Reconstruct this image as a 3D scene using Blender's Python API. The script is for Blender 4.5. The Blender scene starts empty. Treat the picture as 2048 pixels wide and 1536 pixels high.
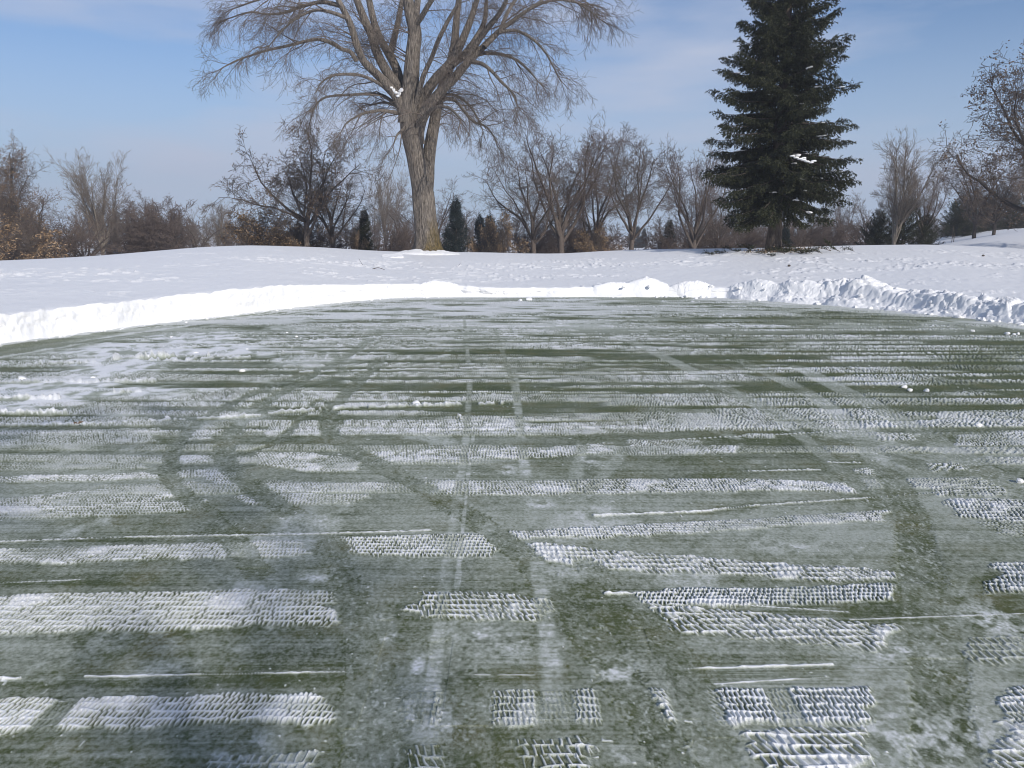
import bpy, math, random
import numpy as np
from mathutils import Vector, Quaternion
C = bpy.context.scene
COL = C.collection
rnd = random.Random(11)
rad = math.radians

# ------------------------------------------------------------------ camera geometry
CAMZ = 1.6; F = 1538.0; PITCH = rad(11.0)
cp, sp_ = math.cos(PITCH), math.sin(PITCH)
def ray(u, v):
    x = (u - 1024) / F; d = (v - 768) / F
    return x, cp - d * sp_, -(sp_ + d * cp)          # x, forward, up
def G(u, v, z=0.0):                                   # picture point -> point on the level z
    x, f, w = ray(u, v); s = (z - CAMZ) / w
    return x * s, f * s
def P(u, v, Y):                                       # picture point -> point at distance Y ahead
    x, f, w = ray(u, v); s = Y / f
    return Vector((x * s, Y, CAMZ + w * s))
cam = bpy.data.cameras.new('camera'); cam.sensor_width = 36; cam.lens = 36 * F / 2048
cam.clip_start = 0.05; cam.clip_end = 3000
camo = bpy.data.objects.new('camera', cam); COL.objects.link(camo)
camo.location = (0, 0, CAMZ); camo.rotation_euler = (rad(90) - PITCH, 0, 0)
C.camera = camo

# ------------------------------------------------------------------ helpers
def tag(o, label=None, cat=None, group=None, kind=None):
    if label: o['label'] = label
    if cat: o['category'] = cat
    if group: o['group'] = group
    if kind: o['kind'] = kind
    return o
def empty(name, loc=(0, 0, 0), rz=0):
    o = bpy.data.objects.new(name, None); COL.objects.link(o)
    o.location = loc; o.rotation_euler = (0, 0, rz); return o
def np_mesh(name, V, Fq, mat, smooth=True):
    """V (n,3) float, Fq (m,k) int with k = 3 or 4"""
    me = bpy.data.meshes.new(name)
    V = np.ascontiguousarray(V, dtype=np.float32); Fq = np.ascontiguousarray(Fq, dtype=np.int32)
    m, k = Fq.shape
    me.vertices.add(len(V)); me.vertices.foreach_set('co', V.ravel())
    me.loops.add(m * k); me.loops.foreach_set('vertex_index', Fq.ravel())
    me.polygons.add(m); me.polygons.foreach_set('loop_start', np.arange(0, m * k, k, dtype=np.int32))
    me.polygons.foreach_set('loop_total', np.full(m, k, dtype=np.int32))
    me.polygons.foreach_set('use_smooth', np.full(m, smooth, dtype=bool))
    me.update(calc_edges=True)
    if mat: me.materials.append(mat)
    return me
def link(name, me, parent=None):
    o = bpy.data.objects.new(name, me); COL.objects.link(o)
    if parent: o.parent = parent
    return o
def kids(o): return [c for c in COL.objects if c.parent is o]
def grid_faces(nr, nc, wrap=False):
    r = np.arange(nr - 1)[:, None]; c = np.arange(nc if wrap else nc - 1)[None, :]
    c2 = (c + 1) % nc
    a = r * nc + c; b = r * nc + c2; d = (r + 1) * nc + c; e = (r + 1) * nc + c2
    return np.stack([a, b, e, d], -1).reshape(-1, 4)

# noise tables
_T = np.random.default_rng(7).random((512, 512)).astype(np.float32)
_TF = _T.ravel()
def vn(x, y, s=0):
    x, y = np.broadcast_arrays(np.asarray(x, dtype=np.float32), np.asarray(y, dtype=np.float32))
    x = x + np.float32(s * 7.17); y = y + np.float32(s * 11.73)
    xf = np.floor(x); yf = np.floor(y); fx = x - xf; fy = y - yf
    xi = xf.astype(np.int32) & 511; yi = (yf.astype(np.int32) & 511) << 9
    x1 = (xi + 1) & 511; y1 = (yi + 512) & 262143
    fx *= fx * (3 - 2 * fx); fy *= fy * (3 - 2 * fy)
    a = _TF.take(yi + xi); b = _TF.take(yi + x1); c = _TF.take(y1 + xi); d = _TF.take(y1 + x1)
    a += (b - a) * fx; c += (d - c) * fx
    return a + (c - a) * fy
def fbm(x, y, s=0, o=4, g=0.5):
    t = 0; a = 1; n = 0
    for i in range(o):
        t = t + a * vn(x * 2 ** i, y * 2 ** i, s + i * 5); n += a; a *= g
    return t / n
def ss(a, b, x):
    t = np.clip((x - a) / (b - a), 0, 1); return t * t * (3 - 2 * t)

# ------------------------------------------------------------------ materials
def mat(name, rough=0.8, spec=0.3):
    m = bpy.data.materials.new(name); m.use_nodes = True
    n = m.node_tree.nodes; b = n['Principled BSDF']
    b.inputs['Roughness'].default_value = rough; b.inputs['Specular IOR Level'].default_value = spec
    return m, n, m.node_tree.links, b
def noise_node(n, l, vec, scale, detail=4, rough=0.55, out='Fac'):
    t = n.new('ShaderNodeTexNoise'); t.inputs['Scale'].default_value = scale
    t.inputs['Detail'].default_value = detail; t.inputs['Roughness'].default_value = rough
    if vec is not None: l.new(vec, t.inputs['Vector'])
    return t.outputs[out]
def ramp(n, l, fac, stops):
    r = n.new('ShaderNodeValToRGB'); e = r.color_ramp.elements
    while len(e) < len(stops): e.new(0.5)
    for k, (p, c) in zip(e, stops):
        k.position = p; k.color = (*c, 1)
    l.new(fac, r.inputs['Fac']); return r.outputs['Color']
def objco(n, l, scale=(1, 1, 1)):
    tc = n.new('ShaderNodeTexCoord'); mp = n.new('ShaderNodeMapping')
    mp.inputs['Scale'].default_value = scale
    l.new(tc.outputs['Object'], mp.inputs['Vector']); return mp.outputs['Vector']
def bump(n, l, h, b, strength, dist):
    bp = n.new('ShaderNodeBump'); bp.inputs['Strength'].default_value = strength
    bp.inputs['Distance'].default_value = dist
    l.new(h, bp.inputs['Height']); l.new(bp.outputs['Normal'], b.inputs['Normal']); return bp
def math_node(n, l, op, a, b_):
    m = n.new('ShaderNodeMath'); m.operation = op
    for i, q in enumerate((a, b_)):
        if isinstance(q, (int, float)): m.inputs[i].default_value = q
        else: l.new(q, m.inputs[i])
    return m.outputs[0]

SNOWC = (0.84, 0.84, 0.86)
m_snow, n, l, b = mat('snow', 0.55, 0.25)
v = objco(n, l)
nz = noise_node(n, l, v, 14, 6, 0.7)
l.new(ramp(n, l, nz, [(0.3, (0.77, 0.775, 0.79)), (0.7, (0.85, 0.85, 0.855))]), b.inputs['Base Color'])
n2 = noise_node(n, l, v, 45, 5, 0.7)
bump(n, l, math_node(n, l, 'ADD', nz, n2), b, 0.35, 0.02)

def bark(name, c1, c2, moss_and_sun=None, sc=(9, 9, 2.2), bs=0.6, bd=0.03):
    m, n, l, b = mat(name, 0.9, 0.15)
    v = objco(n, l, sc)
    nz = noise_node(n, l, v, 2.0, 7, 0.65)
    col = ramp(n, l, nz, [(0.32, c1), (0.68, c2)])
    if moss_and_sun:
        v2 = objco(n, l, (1.2, 1.2, 0.5)); mz = noise_node(n, l, v2, 4.5, 6, 0.7)
        tc = n.new('ShaderNodeTexCoord'); sx = n.new('ShaderNodeSeparateXYZ'); l.new(tc.outputs['Object'], sx.inputs[0])
        # lichen and mossy growth sit low; the golden sunlit right side is painted
        low = n.new('ShaderNodeMapRange'); l.new(sx.outputs['Z'], low.inputs[0])
        low.inputs[1].default_value = 3.6; low.inputs[2].default_value = 0.0; low.inputs[3].default_value = -0.5; low.inputs[4].default_value = 0.24
        up_ = n.new('ShaderNodeMapRange'); l.new(sx.outputs['Z'], up_.inputs[0]); up_.inputs[1].default_value = 2.2; up_.inputs[2].default_value = 4.6; up_.inputs[3].default_value = 0.5; up_.inputs[4].default_value = 0.0
        side = math_node(n, l, 'MULTIPLY', sx.outputs['X'], up_.outputs[0])
        f = math_node(n, l, 'ADD', math_node(n, l, 'ADD', mz, low.outputs[0]), side)
        mf = ramp(n, l, f, [(0.50, (0, 0, 0)), (0.85, (.9, .9, .9))])
        mx = n.new('ShaderNodeMix'); mx.data_type = 'RGBA'
        l.new(mf, mx.inputs['Factor']); l.new(col, mx.inputs['A'])
        mc = ramp(n, l, nz, [(0.35, (0.045, 0.038, 0.016)), (0.7, (0.21, 0.15, 0.06))])
        l.new(mc, mx.inputs['B']); col = mx.outputs['Result']
    l.new(col, b.inputs['Base Color'])
    vo = n.new('ShaderNodeTexVoronoi'); vo.feature = 'DISTANCE_TO_EDGE'; vo.inputs['Scale'].default_value = 1.6
    wv = n.new('ShaderNodeMix'); wv.data_type = 'RGBA'; wv.inputs['Factor'].default_value = 0.25
    l.new(v, wv.inputs['A']); l.new(noise_node(n, l, v, 1.5, 3, 0.6, 'Color'), wv.inputs['B'])
    l.new(wv.outputs['Result'], vo.inputs['Vector'])
    h = math_node(n, l, 'ADD', math_node(n, l, 'MINIMUM', vo.outputs['Distance'], 0.35), math_node(n, l, 'MULTIPLY', nz, 0.5))
    bump(n, l, h, b, bs, bd)
    return m
m_maple = bark('bark_maple', (0.045, 0.038, 0.033), (0.27, 0.235, 0.20), moss_and_sun=True, sc=(11, 11, 2.0), bs=1.0, bd=0.09)
m_twig = bark('twig_bark', (0.075, 0.060, 0.050), (0.20, 0.165, 0.14), bs=0.2)
m_bark = bark('bark_grey', (0.05, 0.04, 0.034), (0.16, 0.13, 0.11))
m_pale = bark('bark_pale', (0.13, 0.11, 0.09), (0.30, 0.26, 0.21))
m_red = bark('twig_reddish', (0.075, 0.056, 0.047), (0.20, 0.155, 0.13), bs=0.2)
m_dark = bark('bark_dark', (0.04, 0.032, 0.027), (0.12, 0.098, 0.083))
m_paletwig = bark('twig_pale', (0.13, 0.105, 0.085), (0.28, 0.235, 0.19), bs=0.2)

def leafmat(name, cols, trans=0.0):
    m, n, l, b = mat(name, 0.75, 0.2)
    nz = noise_node(n, l, objco(n, l), 2.3, 3, 0.6)
    g = n.new('ShaderNodeNewGeometry')
    f = math_node(n, l, 'ADD', math_node(n, l, 'MULTIPLY', g.outputs['Random Per Island'], 0.6), math_node(n, l, 'MULTIPLY', nz, 0.4))
    l.new(ramp(n, l, f, cols), b.inputs['Base Color'])
    return m
m_leaf = leafmat('dry_oak_leaf', [(0.2, (0.10, 0.062, 0.038)), (0.55, (0.20, 0.135, 0.085)), (0.85, (0.33, 0.24, 0.16))])
m_tan = leafmat('dry_tan_leaf', [(0.2, (0.15, 0.095, 0.05)), (0.55, (0.30, 0.20, 0.115)), (0.85, (0.45, 0.33, 0.21))])
m_needle = leafmat('spruce_needles', [(0.2, (0.012, 0.014, 0.006)), (0.5, (0.030, 0.034, 0.016)), (0.85, (0.062, 0.066, 0.036))])
m_needle_b = leafmat('blue_spruce_needles', [(0.2, (0.008, 0.014, 0.013)), (0.5, (0.018, 0.028, 0.026)), (0.85, (0.035, 0.05, 0.045))])

# ------------------------------------------------------------------ light, sky
SUN_EL, SUN_AZ = rad(27), rad(149)
w = bpy.data.worlds.new('World'); C.world = w; w.use_nodes = True
n = w.node_tree.nodes; l = w.node_tree.links; bg = n['Background']
sk = n.new('ShaderNodeTexSky'); sk.sky_type = 'NISHITA'; sk.sun_disc = False
sk.sun_elevation = SUN_EL; sk.sun_rotation = SUN_AZ; sk.dust_density = 0.3; sk.air_density = 1.0; sk.ozone_density = 2.5
tc = n.new('ShaderNodeTexCoord')
mp = n.new('ShaderNodeMapping'); mp.inputs['Scale'].default_value = (1.3, 1.3, 6.5); mp.inputs['Rotation'].default_value = (0, rad(6), 0)
l.new(tc.outputs['Generated'], mp.inputs['Vector'])
nz = noise_node(n, l, mp.outputs['Vector'], 1.6, 6, 0.5)
cf = ramp(n, l, nz, [(0.44, (0, 0, 0)), (0.66, (0.9, 0.9, 0.9))])
mx = n.new('ShaderNodeMix'); mx.data_type = 'RGBA'
tint = n.new('ShaderNodeMix'); tint.data_type = 'RGBA'; tint.blend_type = 'MULTIPLY'; tint.inputs['Factor'].default_value = 1
l.new(sk.outputs[0], tint.inputs['A']); tint.inputs['B'].default_value = (.76, .92, 1.14, 1)
sx_ = n.new('ShaderNodeSeparateXYZ'); l.new(tc.outputs['Generated'], sx_.inputs[0])
hz = n.new('ShaderNodeMapRange'); hz.interpolation_type = 'SMOOTHERSTEP'; l.new(sx_.outputs['Z'], hz.inputs[0])
hz.inputs[1].default_value = .34; hz.inputs[2].default_value = -.02; hz.inputs[3].default_value = 0; hz.inputs[4].default_value = .9
m2 = n.new('ShaderNodeMix'); m2.data_type = 'RGBA'; l.new(hz.outputs[0], m2.inputs['Factor']); l.new(tint.outputs['Result'], m2.inputs['A'])
m2.inputs['B'].default_value = (4.7, 5.8, 7.7, 1)
l.new(cf, mx.inputs['Factor']); l.new(m2.outputs['Result'], mx.inputs['A'])
mx.inputs['B'].default_value = (5.6, 6.2, 7.8, 1)
l.new(mx.outputs['Result'], bg.inputs['Color']); bg.inputs['Strength'].default_value = 0.086
sl = bpy.data.lights.new('sun', 'SUN'); sl.energy = 3.7; sl.angle = rad(0.55); sl.color = (1.0, 0.94, 0.86)
so = bpy.data.objects.new('sun', sl); COL.objects.link(so)
sd = Vector((math.sin(SUN_AZ) * math.cos(SUN_EL), math.cos(SUN_AZ) * math.cos(SUN_EL), math.sin(SUN_EL)))
so.rotation_euler = sd.to_track_quat('Z', 'Y').to_euler(); so.location = sd * 50
C.view_settings.view_transform = 'Standard'; C.view_settings.look = 'None'
C.view_settings.exposure = 0.15; C.view_settings.gamma = 1.0
C.cycles.pixel_filter_type = 'BLACKMAN_HARRIS'; C.cycles.filter_width = 1.05
C.cycles.max_bounces = 6; C.cycles.diffuse_bounces = 3; C.cycles.volume_bounces = 0

# ------------------------------------------------------------------ terrain shape
def az_of(u, v):
    x, f, _ = ray(u, v); return math.atan2(x, f)
def prof(pts, fn, rest):
    """table over azimuth from picture points, closed with values for the rest of the circle"""
    A = [az_of(u, v) for u, v in pts]; B = [fn(u, v) for u, v in pts]
    A = [rad(-180), rad(-110), rad(-70)] + A + [rad(70), rad(110), rad(180)]
    B = [rest[0], rest[1], rest[2]] + B + [rest[2], rest[1], rest[0]]
    def f(a):
        r = 0
        for k, wt in ((-0.02, .25), (0, .5), (0.02, .25)): r = r + wt * np.interp(a + k, A, B)
        return r
    return f
EDGE = [(-250, 730), (0, 690), (130, 672), (300, 650), (480, 630), (640, 610), (780, 597), (880, 595), (1000, 595), (1150, 595), (1300, 594),
        (1450, 596), (1560, 603), (1677, 610), (1762, 618), (1850, 627), (1934, 636), (2048, 648), (2300, 680)]
Eaz = prof(EDGE, lambda u, v: math.hypot(*G(u, v)), (9, 9, 10))
TOPV = [(-250, 655), (0, 634), (300, 600), (480, 579), (560, 573), (670, 572), (860, 570), (992, 577), (1180, 576), (1500, 578), (1700, 590), (1934, 612), (2048, 626), (2300, 650)]
def topz(u, v):
    # height of the snow edge above the turf, at the edge distance of that azimuth
    vb = np.interp(u, [e[0] for e in EDGE], [e[1] for e in EDGE])
    x, y = G(u, vb); r, f, wz = ray(u, v); return CAMZ + wz * (y / f)
Haz = prof(TOPV, topz, (0.3, 0.3, 0.35))
RIDGE = [(-250, 540, 27), (0, 523, 27), (100, 519, 27), (200, 513, 28), (300, 504, 29), (400, 495, 30), (500, 491, 31), (640, 495, 33), (760, 503, 34), (850, 505.5, 34), (950, 505, 34), (1050, 508, 34), (1130, 508, 34),
         (1200, 503, 35), (1300, 499, 35), (1500, 497, 35), (1620, 494, 35), (1700, 491, 36), (1850, 489, 37), (1950, 492, 37), (2048, 498, 37), (2300, 500, 36)]
RD = {r[:2]: r[2] for r in RIDGE}
Raz = prof([r[:2] for r in RIDGE], lambda u, v: RD[(u, v)], (30, 30, 30))
RZaz = prof([r[:2] for r in RIDGE], lambda u, v: CAMZ + ray(u, v)[2] / math.hypot(*ray(u, v)[:2]) * RD[(u, v)], (0.8, 0.8, 0.8))
def terrain(x, y):
    x = np.asarray(x, dtype=np.float64); y = np.asarray(y, dtype=np.float64)
    a = np.arctan2(x, y); r = np.hypot(x, y)
    e = Eaz(a); h = Haz(a); R = Raz(a); rz = RZaz(a)
    t = np.clip((r - e) / (R - e), 0, 1)
    zi = h + (rz - h) * (t * 0.75 + 0.25 * t * t * (3 - 2 * t)) + 0.05 * np.sin(t * math.pi)*0
    d = np.maximum(r - R, 0)
    zo = rz - 0.0012 * d * d
    low = -1.2 + 0.5 * (fbm(x / 40, y / 40, 3, 2) - 0.5)
    k = ss(0, 34, d)
    zo = np.maximum(zo, -3) * (1 - k) + low * k
    z = np.where(r < R, zi, zo)
    # gentle swell and, to the right and behind, a rising wooded slope
    hx = ss(18, 40, x - 0.4 * (y - 52)) * ss(43, 58, r) * (1 - ss(85, 130, r))
    z = z + hx * (2.6 + 0.010 * np.maximum(y, 0))
    z = z + (fbm(x / 6, y / 6, 9, 3) - 0.5) * 0.10 * ss(0.5, 3, r - e) * (1 - 0.75 * np.exp(-((r - R) / 5) ** 2))
    return z
def tz(x, y): return float(terrain(x, y))

# ---- snow sheet: from the foot of the cut edge outwards, all round
az = np.concatenate([np.linspace(-math.pi, rad(-48), 90)[:-1], np.linspace(rad(-48), rad(48), 1750), np.linspace(rad(48), math.pi, 90)[1:-1]])
na = len(az)
E = Eaz(az) + 0.06 * (vn(az * 30, 0 * az, 4) - .5) + 0.05 * (vn(az * 90, 0 * az, 5) - .5); H = Haz(az)
nwall = 16
tw = np.linspace(0, 1, nwall)[:, None]
rows_r, rows_z = [], []
left = ss(rad(12), rad(-4), az)[None, :]      # clean cut on the left, loose slope on the right
A2 = np.broadcast_to(az[None, :], (nwall, na))
run = 0.10 + 0.16 * (1 - left) + 0.10 * vn(az * 14, 0 * az, 8)[None, :] * left
skirt = 0.20 * vn(az * 20, 0 * az, 15)[None, :]
prof_r = run * tw + skirt * (1 - (1 - np.minimum(tw * 3, 1)) ** 2)
wr = E[None, :] + prof_r + (.02 + .15 * left) * (fbm(A2 * 130, tw * 4 + 0 * A2, 21, 4, .6) - .5) * np.sin(tw * math.pi) \
     - 0.045 * ss(0.55, 0.8, tw) * vn(A2 * 25, 0 * A2 + 7, 22) - 0.05 * ss(.25, .35, tw) * ss(.45, .55, vn(A2 * 9, 0 * A2, 23)) - .04 * ss(.5, .56, tw + .2 * (vn(A2 * 12, 0 * A2, 24) - .5)) * ss(.4, .5, vn(A2 * 7, 0 * A2, 25))
irr = 1 + (.3 + .7 * left[0]) * 0.10 * (vn(az * 60, 0 * az, 31) - .5) + .12 * (vn(az * 170, 0 * az, 32) - .5)
wz = -0.03 + (H * irr + 0.03)[None, :] * (0.16 * np.minimum(tw * 3, 1) + 0.84 * tw ** 0.9)
rows_r.append(wr); rows_z.append(wz)
r0 = wr[-1]; R = Raz(az)
nt = 200; tt = np.linspace(0, 1, nt + 1)[1:, None]
rt = r0[None, :] + (R + 1.5 - r0)[None, :] * (tt ** 1.05)
nb = 110; tb = np.linspace(0, 1, nb + 1)[1:, None]
rb = (R + 1.5)[None, :] * (900.0 / (R + 1.5)[None, :]) ** (tb ** 1.6)
rr = np.concatenate([rt, rb]); X = rr * np.sin(az)[None, :]; Y = rr * np.cos(az)[None, :]
Z = terrain(X, Y)
d = rr - r0[None, :]
# crusted, kicked-up patches and small lumps on the field near the green
near = (1 - ss(R[None, :] - 6, R[None, :] + 1, rr))
patch = ss(.50, .64, fbm(X / 2.6, Y / 1.3, 41, 3)) * near
band = np.exp(-((rr - (r0[None, :] + 0.50 * (R - r0)[None, :])) / 1.6) ** 2)
patch = np.clip(patch * .8 + band * ss(.42, .56, fbm(X / 1.2, Y / 1.0, 46, 3)), 0, 1.2)
Z = Z + patch * (0.045 * (fbm(X / .38, Y / .30, 42, 4, .7) - .5) + 0.035 * ss(.66, .8, vn(X / .16, Y / .16, 43)))
Z = Z + (fbm(X / .9, Y / .7, 44, 3) - .5) * .022 * near + .012 * (vn(X / .14, Y / .14, 45) - .5) * near
Z = Z + (irr - 1)[None, :] * H[None, :] * np.exp(-d / .12)
Z = Z - 0.03 * np.exp(-d / .08)
rows_r = np.concatenate([wr, rr]); rows_z = np.concatenate([wz, Z])
V = np.stack([rows_r * np.sin(az)[None, :], rows_r * np.cos(az)[None, :], rows_z], -1).reshape(-1, 3)
snow_me = np_mesh('snow', V, grid_faces(rows_r.shape[0], na, wrap=True)[:, ::-1], m_snow)
tag(link('snow', snow_me), kind='structure')

# ------------------------------------------------------------------ the cleared green
def poly_dist(x, y, pts):
    best = np.full(x.shape, 9.0, dtype=np.float32); sgn = np.zeros(x.shape, np.float32)
    for (ax, ay), (bx, by) in zip(pts[:-1], pts[1:]):
        dx, dy = bx - ax, by - ay; L2 = dx * dx + dy * dy
        t = np.clip(((x - ax) * dx + (y - ay) * dy) / L2, 0, 1)
        ex = x - ax - t * dx; ey = y - ay - t * dy
        dd = np.hypot(ex, ey); s = np.sign(ex * dy - ey * dx)
        m = dd < best; best = np.where(m, dd, best); sgn = np.where(m, s, sgn)
    return best, sgn
def bend(pts, n_=4):
    Q = [np.array(p) for p in pts]; Q = [2 * Q[0] - Q[1]] + Q + [2 * Q[-1] - Q[-2]]; o = []
    for i in range(1, len(Q) - 2):
        a, b, c, d = Q[i - 1:i + 3]
        for k in range(n_):
            t = k / n_; o.append(tuple(.5 * (2 * b + (c - a) * t + (2 * a - 5 * b + 4 * c - d) * t * t + (3 * b - a - 3 * c + d) * t ** 3)))
    o.append(tuple(Q[-2])); return o
ga = np.concatenate([np.linspace(-math.pi, rad(-44), 60)[:-1], np.linspace(rad(-44), rad(44), 1750), np.linspace(rad(44), math.pi, 60)[1:-1]])
EE = Eaz(ga) + 0.45
ir = np.linspace(1 / 1.75, 1 / 21.5, 1080)
rbase = np.concatenate([[0.02, 0.5, 1.0, 1.4], 1 / ir])
q = (rbase / rbase[-1])[:, None]
gr = rbase[:, None] * (1 - q ** 4) + EE[None, :] * q ** 4 * 1.0
gr = np.minimum(gr, EE[None, :] * (0.8 + 0.2 * q))
x = (gr * np.sin(ga)[None, :]); y = (gr * np.cos(ga)[None, :])
shp = x.shape; x = x.ravel().astype(np.float32); y = y.ravel().astype(np.float32); r = gr.ravel().astype(np.float32); aa = np.broadcast_to(ga[None, :], shp).ravel().astype(np.float32)
dE = np.broadcast_to(Eaz(ga)[None, :], shp).ravel().astype(np.float32) - r

# thin frost over turf, brushed along the plough's passes
wy = y + 0.10 * fbm(x * .35, y * .5, 51, 3) + 0.02 * x * vn(x*.2, y*.3, 52)
brush = .55 * fbm(x * .9, wy * 26, 53, 3, .6) + .45 * fbm(x * 1.6, wy * 85, 50, 2, .6)
blot = fbm(x * .8, y * 1.1, 54, 4); blot2 = fbm(x * 2.6, y * 2.0, 55, 4)
fine = fbm(x * 28, y * 22, 56, 3, .7)
xr, yr = x * .64 + y * .77, y * .64 - x * .77
brush2 = fbm(xr * 1.6, yr * 22, 57, 3, .6); grit = vn(x * 95, y * 80, 58)
cov = 0.25 + .46 * (blot - .5) + .30 * (blot2 - .5) + .50 * (brush - .5) + .26 * (brush2 - .5) * ss(.4, .6, vn(x * .5, y * .5, 59)) + .26 * (fine - .5) + .24 * (grit - .5)
cov = (cov + .05 * (1 - ss(4, 6, y))) * (1 - .5 * ss(4.6, 7, y) * (1 + .35 * ss(-1, 3, x)))
cov = np.clip(cov, .015, .5)
hgt = .002 * (brush - .5) + .003 * (fine - .5)

snowm = np.zeros_like(cov)          # thick snow
def lattice(x, y, a, b, s):
    x = x + .35 * a * (fbm(x / a * .45, y / a * .45, 60 + s, 2) - .5) * 2
    y = y + .35 * b * (vn(x / b * .8, y / b * .8, 61 + s) - .5)
    # the lugs stand askew, changing a little from one turn of the tyre to the next
    blk = np.floor(x / .26 + .4 * vn(x * 0 + s, y / .3, 63)); sk_ = .05 + .55 * vn(blk * 3 + .01, blk * 0 + s, 64)
    x = x + sk_ * y * (1 if s % 3 else -.3)
    row = np.floor(y / b); fy = y / b - row
    xs = x / a + .5 * (row % 2); fx = xs - np.floor(xs)
    ex = np.minimum(fx, 1 - fx) * a; ey = np.minimum(fy, 1 - fy) * b
    seg = vn(np.floor(xs) * 3.0 + .01, np.floor(y / b + .5) * 5.0 + .01, 65 + s); ey = ey + b * .5 * ss(.62, .68, seg)
    wd = .0020 + .0028 * vn(x / .05, y / .05, 62 + s)
    return 1 - ss(wd * .55, wd * 1.7, np.minimum(ex, ey * .8))
def strip(pts, a=.02, b=.042, k=1.0, s=0, ints=None):
    global snowm, hgt, cov
    tp = sorted(G(u, vt) for u, vt, vb in pts); bt = sorted(G(u, vb) for u, vt, vb in pts)
    X0 = min(tp[0][0], bt[0][0]); X1 = max(tp[-1][0], bt[-1][0]); ym = max(p[1] for p in tp) + .2; yn = min(p[1] for p in bt) - .2
    idx = np.nonzero((x > X0) & (x < X1) & (y > yn) & (y < ym))[0]
    if not len(idx): return
    xx, yy = x[idx], y[idx]
    yt = np.interp(xx, [p[0] for p in tp], [p[1] for p in tp]) + .035 * (fbm(xx * 5, yy * 0, 70 + s, 2) - .5) + .022 * (vn(xx * 38, yy * 0, 76) - .5)
    yb = np.interp(xx, [p[0] for p in bt], [p[1] for p in bt]) + .06 * (fbm(xx * 5, yy * 0, 71 + s, 2) - .5) + .03 * (vn(xx * 34, yy * 0, 77) - .5)
    m = ss(0, .012, yt - yy) * ss(-.012, .02, yy - yb)
    m = m * ss(.20, .34, fbm(xx * 13, yy * 9, 78 + s, 2) + .30 * ss(0, .05, np.minimum(yt - yy, yy - yb)))
    e = .04
    xl = np.interp(yy, [bt[0][1], tp[0][1]], [bt[0][0], tp[0][0]]); xr = np.interp(yy, [bt[-1][1], tp[-1][1]], [bt[-1][0], tp[-1][0]])
    en = .22 * (fbm(yy * 9, xx * 4, 79 + s, 3) - .35)
    m = m * ss(0, e, xx - xl - en) * ss(0, e, xr - xx - en)
    if ints:
        # stretches given by picture column on the strip's middle
        vm = np.mean([p[1] + p[2] for p in pts]) / 2; kk = np.zeros_like(m)
        for u0, u1, st in ints:
            a0 = G(u0, vm)[0]; a1 = G(u1, vm)[0]
            kk = np.maximum(kk, st * ss(-.01, .02, xx - a0) * ss(-.01, .02, a1 - xx))
        m = m * kk
    m = m * (.66 + .34 * ss(.30, .48, fbm(xx * 1.9, yy * 3.5, 72 + s, 3)))
    L = lattice(xx, yy, a, b, s)
    fill = ss(.58, .70, fbm(xx * 5.5, yy * 7, 73 + s, 3))     # cells choked with loose snow
    gaps = .02 + .20 * ss(.35, .8, vn(xx * 9, yy * 9, 74 + s))
    val = (L * 1.0 + (1 - L) * np.maximum(fill * .75, gaps)) * k
    snowm[idx] = np.maximum(snowm[idx], m * val)
    cov[idx] = cov[idx] * (1 - .6 * m)
    hgt[idx] = np.maximum(hgt[idx], m * k * (.0095 * L + .004 * fill + .002 * vn(xx * 40, yy * 40, 75)))
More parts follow.
